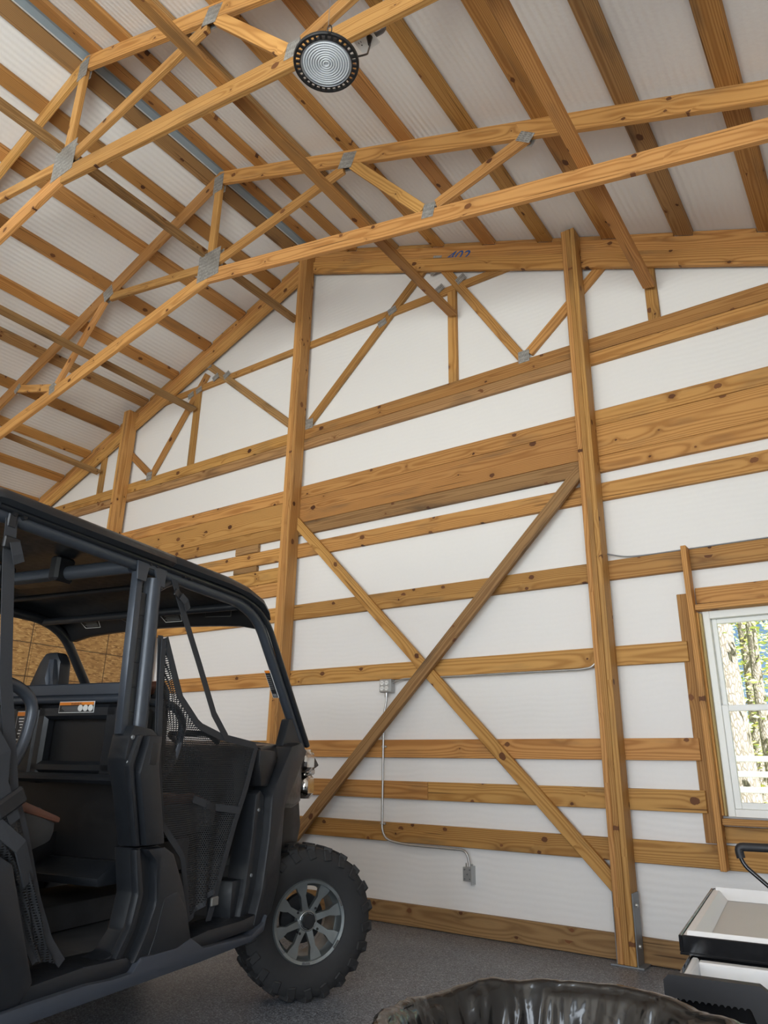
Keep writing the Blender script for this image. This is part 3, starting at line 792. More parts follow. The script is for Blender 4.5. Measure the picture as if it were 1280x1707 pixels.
# roll cage
for y, s in ((.105, 1), (mir(.105), -1)):
    a = fillet([(-2.235, y, 1.875), (-.80, y, 1.862), (-.63, y, 1.80), (-.14, y, 1.20)], .16, 8)
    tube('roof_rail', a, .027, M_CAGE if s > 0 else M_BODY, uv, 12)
    b = fillet([(-2.235, y-.03*s, 1.895), (-.79, y-.03*s, 1.885), (-.60, y-.03*s, 1.815), (-.11, y-.03*s, 1.20)], .16, 8)
    tube('rail_trim', b, .015, M_BODY, uv, 10)
    tube('c_pillar', fillet([(-2.22, y, 1.875), (-2.30, y, 1.87), (-2.52, y, 1.05)], .10, 6), .028, M_CAGE, uv, 12)
    tube('pillar_tube', [(-1.437, y+.0*s, 1.83), (-1.417, y, 1.20)], .036, M_CAGE, uv, 14)
    bm = bmesh.new(); bm_prism(bm, [(-1.552, y-.020*s, 1.84), (-1.516, y-.020*s, 1.84), (-1.493, y-.020*s, 1.20), (-1.529, y-.020*s, 1.20)], (0, .036*s, 0), .007)
    link_mesh('pillar_bar', bm, M_CAGE, uv, smooth=True, angle=40)
    bm = bmesh.new()
    for k in range(6):
        z = 1.76-k*.095; x = -1.500+(1.84-z)*.034
        bm_prism(bm, [(x-.018, y-.006*s, z), (x+.033, y-.006*s, z), (x+.036, y-.006*s, z-.0935), (x-.015, y-.006*s, z-.0935)], (0, .012*s, 0))
    link_mesh('weld_gusset', bm, M_BODY, uv)
    bm = bmesh.new(); bm_prism(bm, [(-1.575, y-.034*s, 1.90), (-1.395, y-.034*s, 1.90), (-1.40, y-.034*s, 1.80), (-1.44, y-.034*s, 1.80), (-1.47, y-.034*s, 1.86), (-1.505, y-.034*s, 1.86), (-1.515, y-.034*s, 1.80), (-1.565, y-.034*s, 1.80)], (0, .008*s, 0), .002)
    link_mesh('pillar_bracket', bm, M_CAGE, uv)
    tube('pillar_gusset_bar', fillet([(-1.42, y, 1.79), (-1.34, y, 1.845), (-1.24, y, 1.865)], .08, 5), .02, M_BODY, uv, 10)
    for xq in (-2.17, -2.13, -1.50, -1.46, -1.28, -1.24):
        bm = bmesh.new(); bmesh.ops.create_cone(bm, cap_ends=True, segments=10, radius1=.011, radius2=.009, depth=.016)
        link_mesh('cage_bolt', bm, M_BODY2, uv, Matrix.Translation((xq, y-.032*s, 1.88)) @ Matrix.Rotation(math.pi/2, 4, 'X'))
    # A pillar lower bracket
    ux('a_pillar_foot', [(-.36, 1.16), (-.30, 1.33), (-.26, 1.34), (-.12, 1.20), (-.10, 1.15)], y-.02, y+.03, M_BODY)
tube('rear_cross_bar', [(-2.30, .10, 1.87), (-2.30, mir(.10), 1.87)], .027, M_CAGE, uv, 12)
cb = tube('cross_bar', [(-1.55, .12, 1.862), (-1.55, mir(.12), 1.862)], .031, M_CAGE, uv, 14)
for y in (.50, .86, 1.22):
    ub('bar_clamp', (-1.565, y, 1.875), (.10, .055, .11), M_BODY2, cb, .012)
ub('bar_cover', (-1.53, .68, 1.845), (.09, .30, .03), M_BODY2, cb, .01)
tube('front_cross_bar', [(-.80, .12, 1.845), (-.80, mir(.12), 1.845)], .02, M_BODY, uv, 12)
tube('roof_rib', [(-1.15, .12, 1.89), (-1.15, mir(.12), 1.89)], .014, M_BODY2, uv, 8)
# windshield header with warning labels
bm = bmesh.new()
hp = []
for k in range(13):
    t = k/12; y = .13+t*(mir(.13)-.13); hp.append((-.60, y, 1.765+.045*math.sin(math.pi*t)**.5))
bm_prism(bm, hp+[(-.70, mir(.13), 1.89), (-.70, .13, 1.89)], (.035, 0, .0), .004)
hd = link_mesh('header_panel', bm, M_BODY2, uv, smooth=True, angle=35)
def hpt(y, z): return (-.61-(z-1.79)*.95, y, z)
def outline(parent, pts, mat=M_WHITEL, r=.0016, dx=-.012):
    pp = [V((p[0]+dx, p[1], p[2])) for p in pts]; pp.append(pp[0])
    bm = bmesh.new(); bm_tube(bm, pp, r, 5); return link_mesh('label_border', bm, mat, parent)
def stripes(parent, y0, y1, z0, z1, n, fn, mat, dx=-.012):
    bm = bmesh.new()
    for k in range(n):
        z = z1-(z1-z0)*(k+.5)/n
        ye = y1-(y1-y0)*(.05+.2*random.random())
        a, b = fn(y0, z), fn(ye, z)
        h = (z1-z0)/n*.22
        bm_prism(bm, [(a[0]+dx, a[1], a[2]-h), (b[0]+dx, b[1], b[2]-h), (b[0]+dx, b[1], b[2]+h), (a[0]+dx, a[1], a[2]+h)], (.001, 0, 0))
    return link_mesh('label_text', bm, mat, parent)
M_GREYT = plain('label_grey_text', (.18, .18, .18), .5, var=.03)
for ya, yb in ((1.10, 1.30), (.52, .72)):
    outline(hd, [hpt(ya, 1.875), hpt(yb, 1.875), hpt(yb-.03, 1.825), hpt(ya+.06, 1.825), hpt(ya+.05, 1.86), hpt(ya, 1.865)])
    stripes(hd, ya+.07, yb-.03, 1.83, 1.86, 5, hpt, M_GREYT)
outline(hd, [hpt(.85, 1.875), hpt(1.02, 1.875), hpt(.95, 1.835), hpt(.87, 1.83)], M_GREYT)
outline(hd, [hpt(.24, 1.86), hpt(.40, 1.865), hpt(.42, 1.835), hpt(.26, 1.83)], plain('embossed_line', (.05, .05, .05), .5))

# straps (near side)
def strap(pts, w=.036, wide=(1, 0, 0), name='door_strap'):
    s = ribbon(name, pts, w, .003, wide, M_WEB, uv); return s
s = strap([(-2.175, .075, 1.86), (-2.168, .065, 1.74), (-2.10, .055, 1.35), (-2.03, .05, 1.10), (-1.99, .05, .96)], .045)
ub('buckle', (-2.170, .060, 1.775), (.062, .014, .042), M_BODY2, s, .004)
ribbon('loose_end', [(-2.165, .050, 1.78), (-2.150, .045, 1.74), (-2.135, .050, 1.715)], .04, .003, (1, 0, 0), M_WEB, s)
ub('anchor', (-2.173, .075, 1.855), (.035, .012, .05), M_BODY, s, .004)
s = strap([(-1.335, .085, 1.86), (-1.30, .075, 1.78), (-1.13, .06, 1.51), (-1.0, .055, 1.31), (-.90, .05, 1.215)], .034)
ub('buckle', (-1.305, .075, 1.79), (.055, .014, .035), M_BODY2, s, .004, Matrix.Rotation(.45, 3, 'Y'))
ribbon('loose_end', [(-1.30, .062, 1.785), (-1.27, .056, 1.765), (-1.245, .062, 1.735)], .034, .003, (.8, 0, .6), M_WEB, s)
strap([(-1.385, .075, 1.60), (-1.37, .065, 1.40), (-1.35, .055, 1.15), (-1.30, .05, .93)], .030)
# mesh door nets
def net_mat():
    t = NT('net_mesh')
    tc = t.n('ShaderNodeTexCoord'); sx = t.n('ShaderNodeSeparateXYZ'); t.l(tc.outputs['Object'], sx.inputs[0])
    X = t.math('MULTIPLY', sx.outputs[0], 1/.0095); Z = t.math('MULTIPLY', sx.outputs[2], 1/.0095)
    row = t.math('FLOOR', t.math('MULTIPLY', Z, 1.155))
    fx = t.math('SUBTRACT', t.math('FRACT', t.math('ADD', X, t.math('MULTIPLY', row, 0.5))), 0.5)
    fz = t.math('SUBTRACT', t.math('FRACT', t.math('MULTIPLY', Z, 1.155)), 0.5)
    d = t.math('SQRT', t.math('ADD', t.math('MULTIPLY', fx, fx), t.math('MULTIPLY', fz, fz)))
    a = t.math('GREATER_THAN', d, 0.30)
    t.b.inputs['Base Color'].default_value = (.014, .0155, .018, 1); t.b.inputs['Roughness'].default_value = .75
    t.l(a, t.b.inputs['Alpha'])
    return t.m
M_NET = net_mat()
def net(name, left, right, ybase, bulge, nfold, amp, parent=uv):
    """left/right edge polylines (x,z) from top to bottom; cloth hung between them"""
    def samp(pl, t):
        L = [0]
        for a, b in zip(pl[:-1], pl[1:]): L.append(L[-1]+math.hypot(b[0]-a[0], b[1]-a[1]))
        d = t*L[-1]
        for i in range(len(pl)-1):
            if d <= L[i+1] or i == len(pl)-2:
                f = (d-L[i])/(L[i+1]-L[i]+1e-9); return (pl[i][0]+(pl[i+1][0]-pl[i][0])*f, pl[i][1]+(pl[i+1][1]-pl[i][1])*f)
    NR, NC = 40, 22
    bm = bmesh.new(); g = []
    eL, eR = [], []
    for i in range(NR+1):
        t = i/NR; a = samp(left, t); b = samp(right, t); row = []
        for j in range(NC+1):
            s_ = j/NC
            x = a[0]+(b[0]-a[0])*s_; z = a[1]+(b[1]-a[1])*s_
            y = ybase+bulge*math.sin(math.pi*s_)*math.sin(math.pi*t)+amp*math.sin(s_*nfold*math.pi+t*3)*math.sin(math.pi*s_)
            row.append(bm.verts.new((x, y, z)))
        g.append(row); eL.append(row[0].co.copy()); eR.append(row[-1].co.copy())
    for i in range(NR):
        for j in range(NC):
            bm.faces.new((g[i][j], g[i][j+1], g[i+1][j+1], g[i+1][j]))
    top = [v.co.copy() for v in g[0]]; bot = [v.co.copy() for v in g[-1]]
    o = link_mesh(name, bm, M_NET, parent, smooth=True)
    ribbon('edge_webbing', eL, .026, .004, (1, 0, .2), M_WEB, o); ribbon('edge_webbing', eR, .030, .004, (1, 0, .2), M_WEB, o)
    return o, top, bot
o, top, bot = net('front_door_net', [(-1.385, 1.585), (-1.37, 1.40), (-1.33, 1.10), (-1.27, .87), (-1.12, .74), (-1.08, .62), (-1.05, .50)],
    [(-1.375, 1.59), (-1.24, 1.36), (-1.10, 1.255), (-.93, 1.215), (-.64, 1.185), (-.70, 1.0), (-.77, .85), (-.83, .69), (-.865, .60)], .055, .05, 5, .012)
ribbon('hem', bot, .02, .004, (.2, 0, 1), M_WEB, o)
ribbon('cross_webbing', [(-1.03, .098, .955), (-.9, .09, .92), (-.75, .05, .90)], .03, .004, (0, 0, 1), M_WEB, o)
ribbon('tie_down', [(-.865, .05, .62), (-.875, .06, .54), (-.88, .075, .47)], .034, .004, (1, 0, 0), M_WEB, o)
ub('tie_buckle', (-.876, .055, .545), (.05, .012, .035), plain('buckle_grey', (.22, .22, .21), .4, .5), o, .004)
o, top, bot = net('rear_door_net', [(-2.45, 1.28), (-2.25, 1.0), (-2.02, .83), (-1.92, .72), (-1.86, .58), (-1.80, .50)],
    [(-2.14, 1.26), (-2.04, 1.16), (-1.985, .99), (-1.93, .89), (-1.835, .68), (-1.76, .55), (-1.69, .475)], .055, -.035, 4, .012)
ribbon('fold_webbing', [(-2.14, .035, 1.20), (-2.08, .02, 1.12), (-2.07, .02, 1.03), (-2.0, .02, .92)], .04, .005, (1, 0, 0), M_WEB, o)
ribbon('fold_webbing', [(-2.08, .012, .92), (-1.98, .0, .85), (-1.90, .03, .74)], .045, .006, (.3, 0, 1), M_WEB, o)
ub('belt_buckle', (-2.035, .012, .975), (.11, .022, .055), M_BODY2, o, .008, Matrix.Rotation(-.55, 3, 'Y'))
# hip hoops
tube('hip_bar', fillet([(-1.45, .12, 1.335), (-1.20, .12, 1.335), (-1.12, .12, 1.27), (-1.16, .12, 1.10), (-1.30, .12, .98)], .07, 6), .017, M_CAGE, uv, 12)
tube('hip_bar', fillet([(-2.45, .12, 1.345), (-2.02, .12, 1.345), (-1.915, .12, 1.29), (-1.93, .12, 1.14), (-2.03, .12, .98)], .07, 6), .020, M_CAGE, uv, 12)

# B pillar covers, rear quarter, sills, floor (near and far side)
def side_parts(f, near):
    def sx(name, pts, y0, y1, mat, bev=.006, parent=uv): return ux(name, pts, f(y0), f(y1), mat, parent, bev)
    up_ = sx('pillar_cover_upper', [(-1.50, 1.235), (-1.52, 1.19), (-1.53, 1.11), (-1.475, .975), (-1.415, .80), (-1.285, .80), (-1.365, 1.10), (-1.365, 1.205), (-1.40, 1.225)], .045, .135, M_BODY, .008)
    lo = sx('pillar_cover_lower', [(-1.415, .797), (-1.375, .64), (-1.395, .52), (-1.45, .462), (-1.56, .44), (-1.60, .40), (-1.03, .37), (-1.145, .65), (-1.225, .775), (-1.285, .797)], .045, .15, M_BODY, .008)
    sx('raised_panel', [(-1.445, 1.20), (-1.478, 1.06), (-1.395, .803), (-1.292, .803), (-1.375, 1.09), (-1.375, 1.20)], .010, .06, M_BODY, .010, up_)
    sx('pocket', [(-1.428, 1.175), (-1.44, 1.09), (-1.395, 1.09), (-1.386, 1.175)], .008, .03, M_BODY2, .004, up_)
    sx('rib', [(-1.490, 1.20), (-1.522, 1.09), (-1.433, .803), (-1.408, .803), (-1.495, 1.09), (-1.462, 1.20)], .028, .06, M_BODY, .008, up_)
    sx('raised_panel', [(-1.395, .794), (-1.335, .745), (-1.31, .60), (-1.35, .50), (-1.40, .42), (-1.05, .385), (-1.155, .64), (-1.235, .765), (-1.292, .794)], .005, .06, M_BODY, .014, lo)
    sx('rib', [(-1.433, .794), (-1.393, .64), (-1.413, .54), (-1.473, .445), (-1.443, .435), (-1.385, .53), (-1.363, .64), (-1.408, .794)], .025, .06, M_BODY, .008, lo)
    sx('arch_panel', [(-1.27, .62), (-1.30, .50), (-1.335, .42), (-1.06, .395), (-1.13, .56), (-1.19, .63)], .0, .03, M_BODY, .02, lo)
    for x, z in ((-1.505, 1.19), (-1.512, 1.10), (-1.43, .84), (-1.407, .765), (-1.42, .50)):
        if near:
            bm = bmesh.new(); bmesh.ops.create_cone(bm, cap_ends=True, segments=10, radius1=.009, radius2=.007, depth=.006)
            link_mesh('screw', bm, M_STEEL, up_ if z > .8 else lo, Matrix.Translation((x, f(.043), z)) @ Matrix.Rotation(math.pi/2, 4, 'X'))
    sx('rear_quarter_panel', [(-2.62, .98), (-2.06, .84), (-1.985, .80), (-1.90, .60), (-1.835, .455), (-1.88, .405), (-2.55, .40), (-2.62, .60)], .01, .12, M_BODY, .012)
    sx('rock_slider', [(-2.50, .365), (-2.50, .40), (-1.86, .405), (-1.62, .405), (-1.50, .395), (-1.41, .395), (-1.37, .435), (-1.17, .43), (-1.09, .45), (-1.0, .40), (-.66, .385), (-.56, .42), (-.535, .45), (-.56, .385), (-.66, .36), (-1.03, .352), (-1.2, .352), (-2.30, .352)], -.004, .10, M_SLID, .006)
    sx('sill_step', [(-1.90, .40), (-1.90, .445), (-1.62, .455), (-1.42, .445), (-1.38, .42), (-1.38, .39)], .02, .20, M_BODY, .012)
    sx('sill_step', [(-1.10, .39), (-1.08, .44), (-.95, .452), (-.70, .450), (-.58, .46), (-.56, .40)], .02, .20, M_BODY, .012)
    # front door post and fender
    dp = sx('door_post', [(-.60, .965), (-.57, .985), (-.53, .955), (-.52, .78), (-.56, .55), (-.58, .43), (-.67, .43), (-.64, .55), (-.61, .78)], .06, .17, M_BODY, .008)
    sx('door_post_rib', [(-.525, .955), (-.50, 1.01), (-.37, 1.19), (-.27, 1.215), (-.21, 1.17), (-.35, .97), (-.405, .89), (-.415, .58), (-.47, .45), (-.56, .40), (-.62, .41), (-.565, .55), (-.53, .78)], .015, .14, M_BODY, .014, dp)
    for x, z in ((-.575, .895), (-.60, .615)):
        if near:
            bm = bmesh.new(); bmesh.ops.create_cone(bm, cap_ends=True, segments=10, radius1=.009, radius2=.007, depth=.006)
            link_mesh('screw', bm, M_STEEL, dp, Matrix.Translation((x, f(.058), z)) @ Matrix.Rotation(math.pi/2, 4, 'X'))
    sx('door_post_foot', [(-.70, .60), (-.60, .60), (-.60, .44), (-.70, .44)], .09, .22, M_BODY, .008, dp)
    # fender: swept from the door post inward to the grille
    bm = bmesh.new()
    sec = [(-.50, .07, 1.175, .97), (-.36, .07, 1.195, .90), (-.16, .11, 1.19, .885), (.06, .20, 1.18, .895), (.22, .30, 1.165, .93)]
    rows = []
    for x, y, zt, zb2 in sec:
        rows.append([bm.verts.new((x, f(y+dy), z)) for dy, z in ((.22, zt+.012), (.06, zt+.006), (.035, zt-.012), (.006, zt-.05), (.0, (zt+zb2)/2), (.0, zb2+.02), (.015, zb2), (.22, zb2+.02))])
    for i in range(len(rows)-1):
        for k in range(8):
            bm.faces.new((rows[i][k], rows[i][(k+1) % 8], rows[i+1][(k+1) % 8], rows[i+1][k]))
    bm.faces.new(rows[0]); bm.faces.new(list(reversed(rows[-1])))
    fd = link_mesh('front_fender', bm, M_BODY, uv, smooth=True, angle=22)
    sx('fender_latch', [(-.61, 1.17), (-.47, 1.165), (-.45, 1.12), (-.52, 1.0), (-.58, 1.0), (-.61, 1.10)], .05, .15, M_BODY2, .01, fd)
    # headlight pod
    bm = bmesh.new()
    for (x, y, z, s) in ((.235, .325, 1.125, (.12, .20, .13)), (.285, .345, .985, (.11, .20, .14))):
        bm_box(bm, (x, f(y), z), s, Matrix.Rotation(-.25 if near else .25, 3, 'Z'), .03)
    hl = link_mesh('headlight', bm, M_CHROME, uv, smooth=True, angle=40)
    ub('lamp_bar', (.30, f(.36), 1.065), (.06, .20, .035), M_MACH, hl, .008)
    bm = bmesh.new(); bm_box(bm, (-.43, f(.14), .80), (.012, .06, .15)); link_mesh('warning_sticker', bm, M_YELL, uv)
side_parts(lambda y: y, True)
side_parts(mir, False)
ux('floor_pan', [(-2.05, .40), (-2.05, .43), (-.62, .43), (-.42, .62), (-.40, .60), (-.60, .40)], .10, mir(.10), M_DUST)
ux('floor_tunnel', [(-2.05, .43), (-2.05, .56), (-1.55, .56), (-1.45, .54), (-.55, .54), (-.50, .43)], .58, .98, M_DUST, bev=.03)
ub('floor_mat', (-1.62, .34, .436), (.40, .42, .012), M_DUST, bev=.004)
ux('chassis', [(-3.3, .34), (-3.3, .42), (.35, .42), (.40, .34)], .45, mir(.45), M_BODY2)
ux('firewall', [(-.55, .45), (-.40, .60), (-.42, 1.15), (-.36, 1.17), (-.28, .50)], .16, mir(.16), M_BODY2)
ux('hood', [(-.62, 1.16), (-.58, 1.185), (-.36, 1.215), (.0, 1.205), (.30, 1.15), (.36, 1.10), (.30, 1.08), (-.60, 1.14)], .25, mir(.25), M_BODY, bev=.012)
ux('dashboard', [(-.66, .92), (-.70, 1.10), (-.60, 1.19), (-.34, 1.20), (-.36, .90)], .14, mir(.14), M_BODY2, bev=.02)
ux('front_fascia', [(.22, .60), (.30, 1.12), (.40, 1.05), (.47, .75), (.40, .55)], .42, mir(.42), M_BODY2, bev=.02)
tube('bumper', fillet([(.30, .30, .62), (.58, .42, .62), (.58, mir(.42), .62), (.30, mir(.30), .62)], .12), .028, M_CAGE, uv, 12)
tube('steering_column', [(-.55, 1.12, 1.02), (-.82, 1.12, 1.17)], .02, M_BODY2, uv, 10)
bm = bmesh.new(); bm_lathe(bm, [(.165+.015*math.cos(a*math.pi/4), .015*math.sin(a*math.pi/4)) for a in range(8)], 'X', 32)
sw = link_mesh('steering_wheel', bm, M_BODY2, uv, Matrix.Translation((-.83, 1.12, 1.175)) @ Matrix.Rotation(.45, 4, 'Y'), smooth=True)
bm = bmesh.new()
for a in (0.2, 2.3, 4.4): bm_box(bm, (0, math.cos(a)*.08, math.sin(a)*.08), (.012, .16, .03), Matrix.Rotation(a, 3, 'X'), .003)
link_mesh('spoke', bm, M_BODY2, sw)

# seats
def bench(x0, name, sub):
    c = ux(name, [(x0, .80), (x0-.02, .90), (x0+.10, .955), (x0+.42, .955), (x0+.50, .90), (x0+.49, .835), (x0+.40, .81)], .13, mir(.13), M_SEAT, bev=.03)
    ux('brown_insert', [(x0+.06, .925), (x0+.14, .975), (x0+.34, .972), (x0+.503, .915), (x0+.500, .895), (x0+.34, .938), (x0+.14, .935)], .124, mir(.124), M_BROWN, c, .010)
    ub('seat_base', (x0+.26, MID, .72), (.40, 1.10, .16), M_BODY2, c, .02)
    return c
bench(-1.30, 'front_bench', True)
bench(-2.22, 'rear_bench', True)
for x0, nm in ((-1.27, 'front_seat_back'), (-2.24, 'rear_seat_back')):
    for ya, yb in ((.17, .55), (.58, .98), (1.01, 1.39)):
        b = ux(nm, [(x0, .93), (x0+.02, 1.40), (x0+.07, 1.435), (x0+.11, 1.40), (x0+.13, .95)], ya, yb, M_SEAT, bev=.025)
        ux('brown_trim', [(x0+.01, 1.375), (x0+.03, 1.425), (x0+.08, 1.44), (x0+.118, 1.40), (x0+.10, 1.37)], ya+.02, yb-.02, M_BROWN, b, .01)
# headrest shells
for x0, y in ((-1.30, .80), (-1.30, 1.22), (-2.28, .80)):
    bm = bmesh.new()
    bm_prism(bm, [(x0, y-.10, 1.36), (x0, y-.085, 1.53), (x0, y-.055, 1.575), (x0, y+.02, 1.575), (x0, y+.05, 1.53), (x0, y+.12, 1.36)], (.07, 0, .0), .02)
    h = link_mesh('headrest', bm, M_BODY, uv, smooth=True, angle=40)
    bm = bmesh.new(); bm_prism(bm, [(x0-.012, y-.10, 1.365), (x0-.03, y-.085, 1.45), (x0-.015, y-.06, 1.54), (x0-.015, y-.025, 1.54), (x0-.03, y-.045, 1.45), (x0-.012, y-.055, 1.365)], (.03, 0, 0), .006)
    link_mesh('headrest_edge', bm, M_CAGE, h, smooth=True, angle=40)
# back of the front row: panel with storage pocket, rails, labels
PX = -1.33
bk = ub('seat_divider', (PX+.03, MID, 1.02), (.03, 1.26, .58), M_BODY2, bev=.006)
for c, s in (((PX-.005, .27, 1.17), (.06, .14, .32)), ((PX-.005, .70, 1.17), (.06, .06, .32)), ((PX-.005, .50, 1.30), (.06, .46, .06)), ((PX-.005, .50, 1.075), (.06, .46, .05)),
             ((PX-.005, 1.28, 1.17), (.06, .14, .32)), ((PX-.005, .90, 1.17), (.05, .10, .32)), ((PX-.005, 1.08, 1.30), (.06, .40, .06)), ((PX-.005, 1.08, 1.075), (.06, .40, .05))):
    ub('pocket_frame', c, s, M_BODY, bk, .014)
ub('divider_ledge', (PX-.05, MID, 1.035), (.12, 1.22, .035), M_BODY, bk, .012)
ux('divider_ledge', [(PX-.10, .655), (PX-.11, .685), (PX-.02, .735), (PX+.03, .735), (PX+.03, .655)], .19, .60, M_BODY, bk, .008)
ux('divider_wedge', [(PX-.10, .665), (PX-.08, .80), (PX+.03, .83), (PX+.03, .665)], .56, .62, M_BODY2, bk, .008)
tube('divider_rail', [(PX-.02, .14, 1.352), (PX-.02, mir(.14), 1.352)], .016, M_CAGE, uv, 12)
ub('divider_bar', (PX-.0, MID, 1.395), (.03, 1.20, .052), M_CAGE, uv, .005)
def pp(y, z): return (PX-.037, y, z)
def label(parent, ya, yb, za, zb, n):
    l = ub('warning_label', (PX-.037, (ya+yb)/2, (za+zb)/2), (.002, yb-ya, zb-za), M_WHITEL, parent, 0)
    ub('label_field', (PX-.0385, (ya+yb)/2, (za+zb)/2), (.002, yb-ya-.006, zb-za-.006), M_LTXT, parent, 0)
    h = (zb-za)*(.26 if zb-za < .08 else .12)
    ub('label_header', (PX-.0395, (ya+yb)/2, zb-.003-h/2), (.002, yb-ya-.006, h), M_ORANGE, parent, 0)
    stripes(parent, ya+(yb-ya)*(.42 if zb-za < .08 else .06), yb-.01, za+.006, zb-h-.008, n, lambda y, z: (PX-.040, y, z), M_GREYT if zb-za < .08 else M_WHITEL, 0)
    return l
label(bk, .40, .60, 1.295, 1.342, 4)
for k in range(3):
    bm = bmesh.new(); bmesh.ops.create_cone(bm, cap_ends=True, segments=18, radius1=.0135, radius2=.0135, depth=.002)
    link_mesh('label_pictogram', bm, M_WHITEL, bk, Matrix.Translation((PX-.0405, .417+k*.029, 1.314)) @ Matrix.Rotation(math.pi/2, 4, 'Y'))
tx = bpy.data.curves.new('warn', 'FONT'); tx.body = 'WARNING'; tx.size = .013; tx.align_x = 'CENTER'; tx.extrude = .0002
to = bpy.data.objects.new('warn', tx); COL.objects.link(to); dg = bpy.context.evaluated_depsgraph_get()
me = bpy.data.meshes.new_from_object(to.evaluated_get(dg)); bpy.data.objects.remove(to); me.materials.append(M_LTXT)
wt = bpy.data.objects.new('label_word', me); COL.objects.link(wt); wt.parent = bk
wt.matrix_local = Matrix.Translation((PX-.0412, .50, 1.3275)) @ Matrix.Rotation(-math.pi/2, 4, 'Z') @ Matrix.Rotation(math.pi/2, 4, 'X')
ub('label_board', (PX-.02, .80, 1.17), (.03, .15, .30), M_BODY2, bk, .01)
label(bk, .745, .845, 1.16, 1.305, 9)
bm = bmesh.new(); bmesh.ops.create_cone(bm, cap_ends=True, segments=18, radius1=.012, radius2=.012, depth=.002)
link_mesh('label_pictogram', bm, M_WHITEL, bk, Matrix.Translation((PX-.0405, .762, 1.272)) @ Matrix.Rotation(math.pi/2, 4, 'Y'))
# labels on the windscreen pillars
for y, dy in ((.105, .03), (mir(.105), -.03)):
    d = (V((-.14, 0, 1.20))-V((-.63, 0, 1.80))).normalized()
    c = V((-.63, y+dy*.9, 1.80))+d*(.36 if dy > 0 else .50)
    m = Matrix.Translation(c) @ Matrix.Rotation(math.atan2(-d.x, -d.z), 4, 'Y')
    bm = bmesh.new(); bm_box(bm, (-.028, 0, 0), (.002, .036, .17)); lb = link_mesh('pillar_label', bm, M_WHITEL, uv, m)
    bm = bmesh.new(); bm_box(bm, (-.0295, 0, -.006), (.002, .030, .152)); link_mesh('label_field', bm, M_LTXT, lb)
    bm = bmesh.new(); bm_box(bm, (-.0295, 0, .076), (.0022, .030, .014)); link_mesh('label_header', bm, M_ORANGE, lb)
    bm = bmesh.new()
    for k in range(8): bm_box(bm, (-.0302, .002, .055-k*.012), (.002, .022, .003))
    bm_box(bm, (-.0302, 0, -.068), (.002, .022, .018)); link_mesh('label_text', bm, M_GREYT, lb)
tube('grab_handle', fillet([(-.62, .30, 1.20), (-.70, .30, 1.24), (-.70, .55, 1.24), (-.62, .55, 1.20)], .03), .014, M_BODY2, uv, 10)
tube('gear_lever', [(-.86, .93, 1.08), (-.93, .92, 1.30)], [.010, .018], M_BODY2, uv, 10)
# cargo bed and rear end
ub('cargo_floor', (-2.98, MID, .78), (.95, 1.30, .05), M_BODY2)
for y in (.12, mir(.12)): ub('cargo_side', (-2.98, y, .94), (.95, .05, .30), M_BODY)
ub('tailgate', (-3.47, MID, .94), (.05, 1.30, .30), M_BODY); ub('cargo_front', (-2.50, MID, .94), (.05, 1.30, .30), M_BODY)

# wheels
def lug(bm, a, yc, w, l, tilt, r):
    m = Matrix.Rotation(-a, 3, 'Y')
    c = m @ V((r, yc, 0))
    bm_box(bm, c, (.026, w, l), m @ Matrix.Rotation(tilt, 3, 'X'), .003)
TR = 0.352
def tire_mesh():
    bm = bmesh.new()
    half = [(.183, .080), (.190, .098), (.205, .106), (.235, .114), (.265, .119), (.295, .118), (.320, .112), (.337, .098), (.342, .06), (.344, 0)]
    prof = [(r, -h) for r, h in half]+[(r, h) for r, h in reversed(half[:-1])]
    prof += [(.170, .075), (.170, -.075)]
    bm_lathe(bm, prof, 'Y', 72)
    for k in range(22):
        a = 2*math.pi*k/22
        for s in (-1, 1):
            aa = a+(0 if s > 0 else math.pi/22)
            lug(bm, aa, s*.080, .062, .046, s*.45, .3395)
            lug(bm, aa+.06, s*.030, .052, .036, -s*.5, .341)
            # shoulder block reaching down the sidewall
            m = Matrix.Rotation(-aa, 3, 'Y')
            bm_box(bm, m @ V((.313, s*.1095, .006)), (.055, .018, .042), m @ Matrix.Rotation(-s*.32, 3, 'Z') @ Matrix.Rotation(s*.3, 3, 'Y'), .004)
    return bm
def rim_mesh():
    bm = bmesh.new()
    bm_lathe(bm, [(.168, -.070), (.176, -.108), (.190, -.112), (.196, -.102), (.188, -.080), (.176, .085), (.192, .105), (.184, .110), (.166, .085), (.160, -.06)], 'Y', 64)
    return bm
def spoke_mesh():
    bm = bmesh.new()
    for k in range(8):
        a = 2*math.pi*(k+.35)/8; c, s = math.cos(a), math.sin(a)
        def q(r, w): return (r*c-w*s, r*s+w*c)
        ring = [q(.038, -.017), q(.080, -.015), q(.118, -.013), q(.150, -.026), q(.174, -.030), q(.174, .030), q(.150, .026), q(.118, .013), q(.080, .015), q(.038, .017)]
        def yy(i): return {0: -.074, 1: -.080, 2: -.086, 3: -.092, 4: -.096, 5: -.096, 6: -.092, 7: -.086, 8: -.080, 9: -.074}[i]
        A = [bm.verts.new((x, yy(i), z)) for i, (x, z) in enumerate(ring)]
        B = [bm.verts.new((x*.99, yy(i)+.028, z*.99)) for i, (x, z) in enumerate(ring)]
        for grp in ((0, 1, 8, 9), (1, 2, 7, 8), (2, 3, 6, 7), (3, 4, 5, 6)):
            bm.faces.new([A[i] for i in grp]); bm.faces.new([B[i] for i in reversed(grp)])
        for i in range(10): bm.faces.new((A[i], B[i], B[(i+1) % 10], A[(i+1) % 10]))
    bm_lathe(bm, [(0, -.078), (.048, -.078), (.054, -.072), (.054, -.03), (0, -.03)], 'Y', 32, closed=False)
    return bm
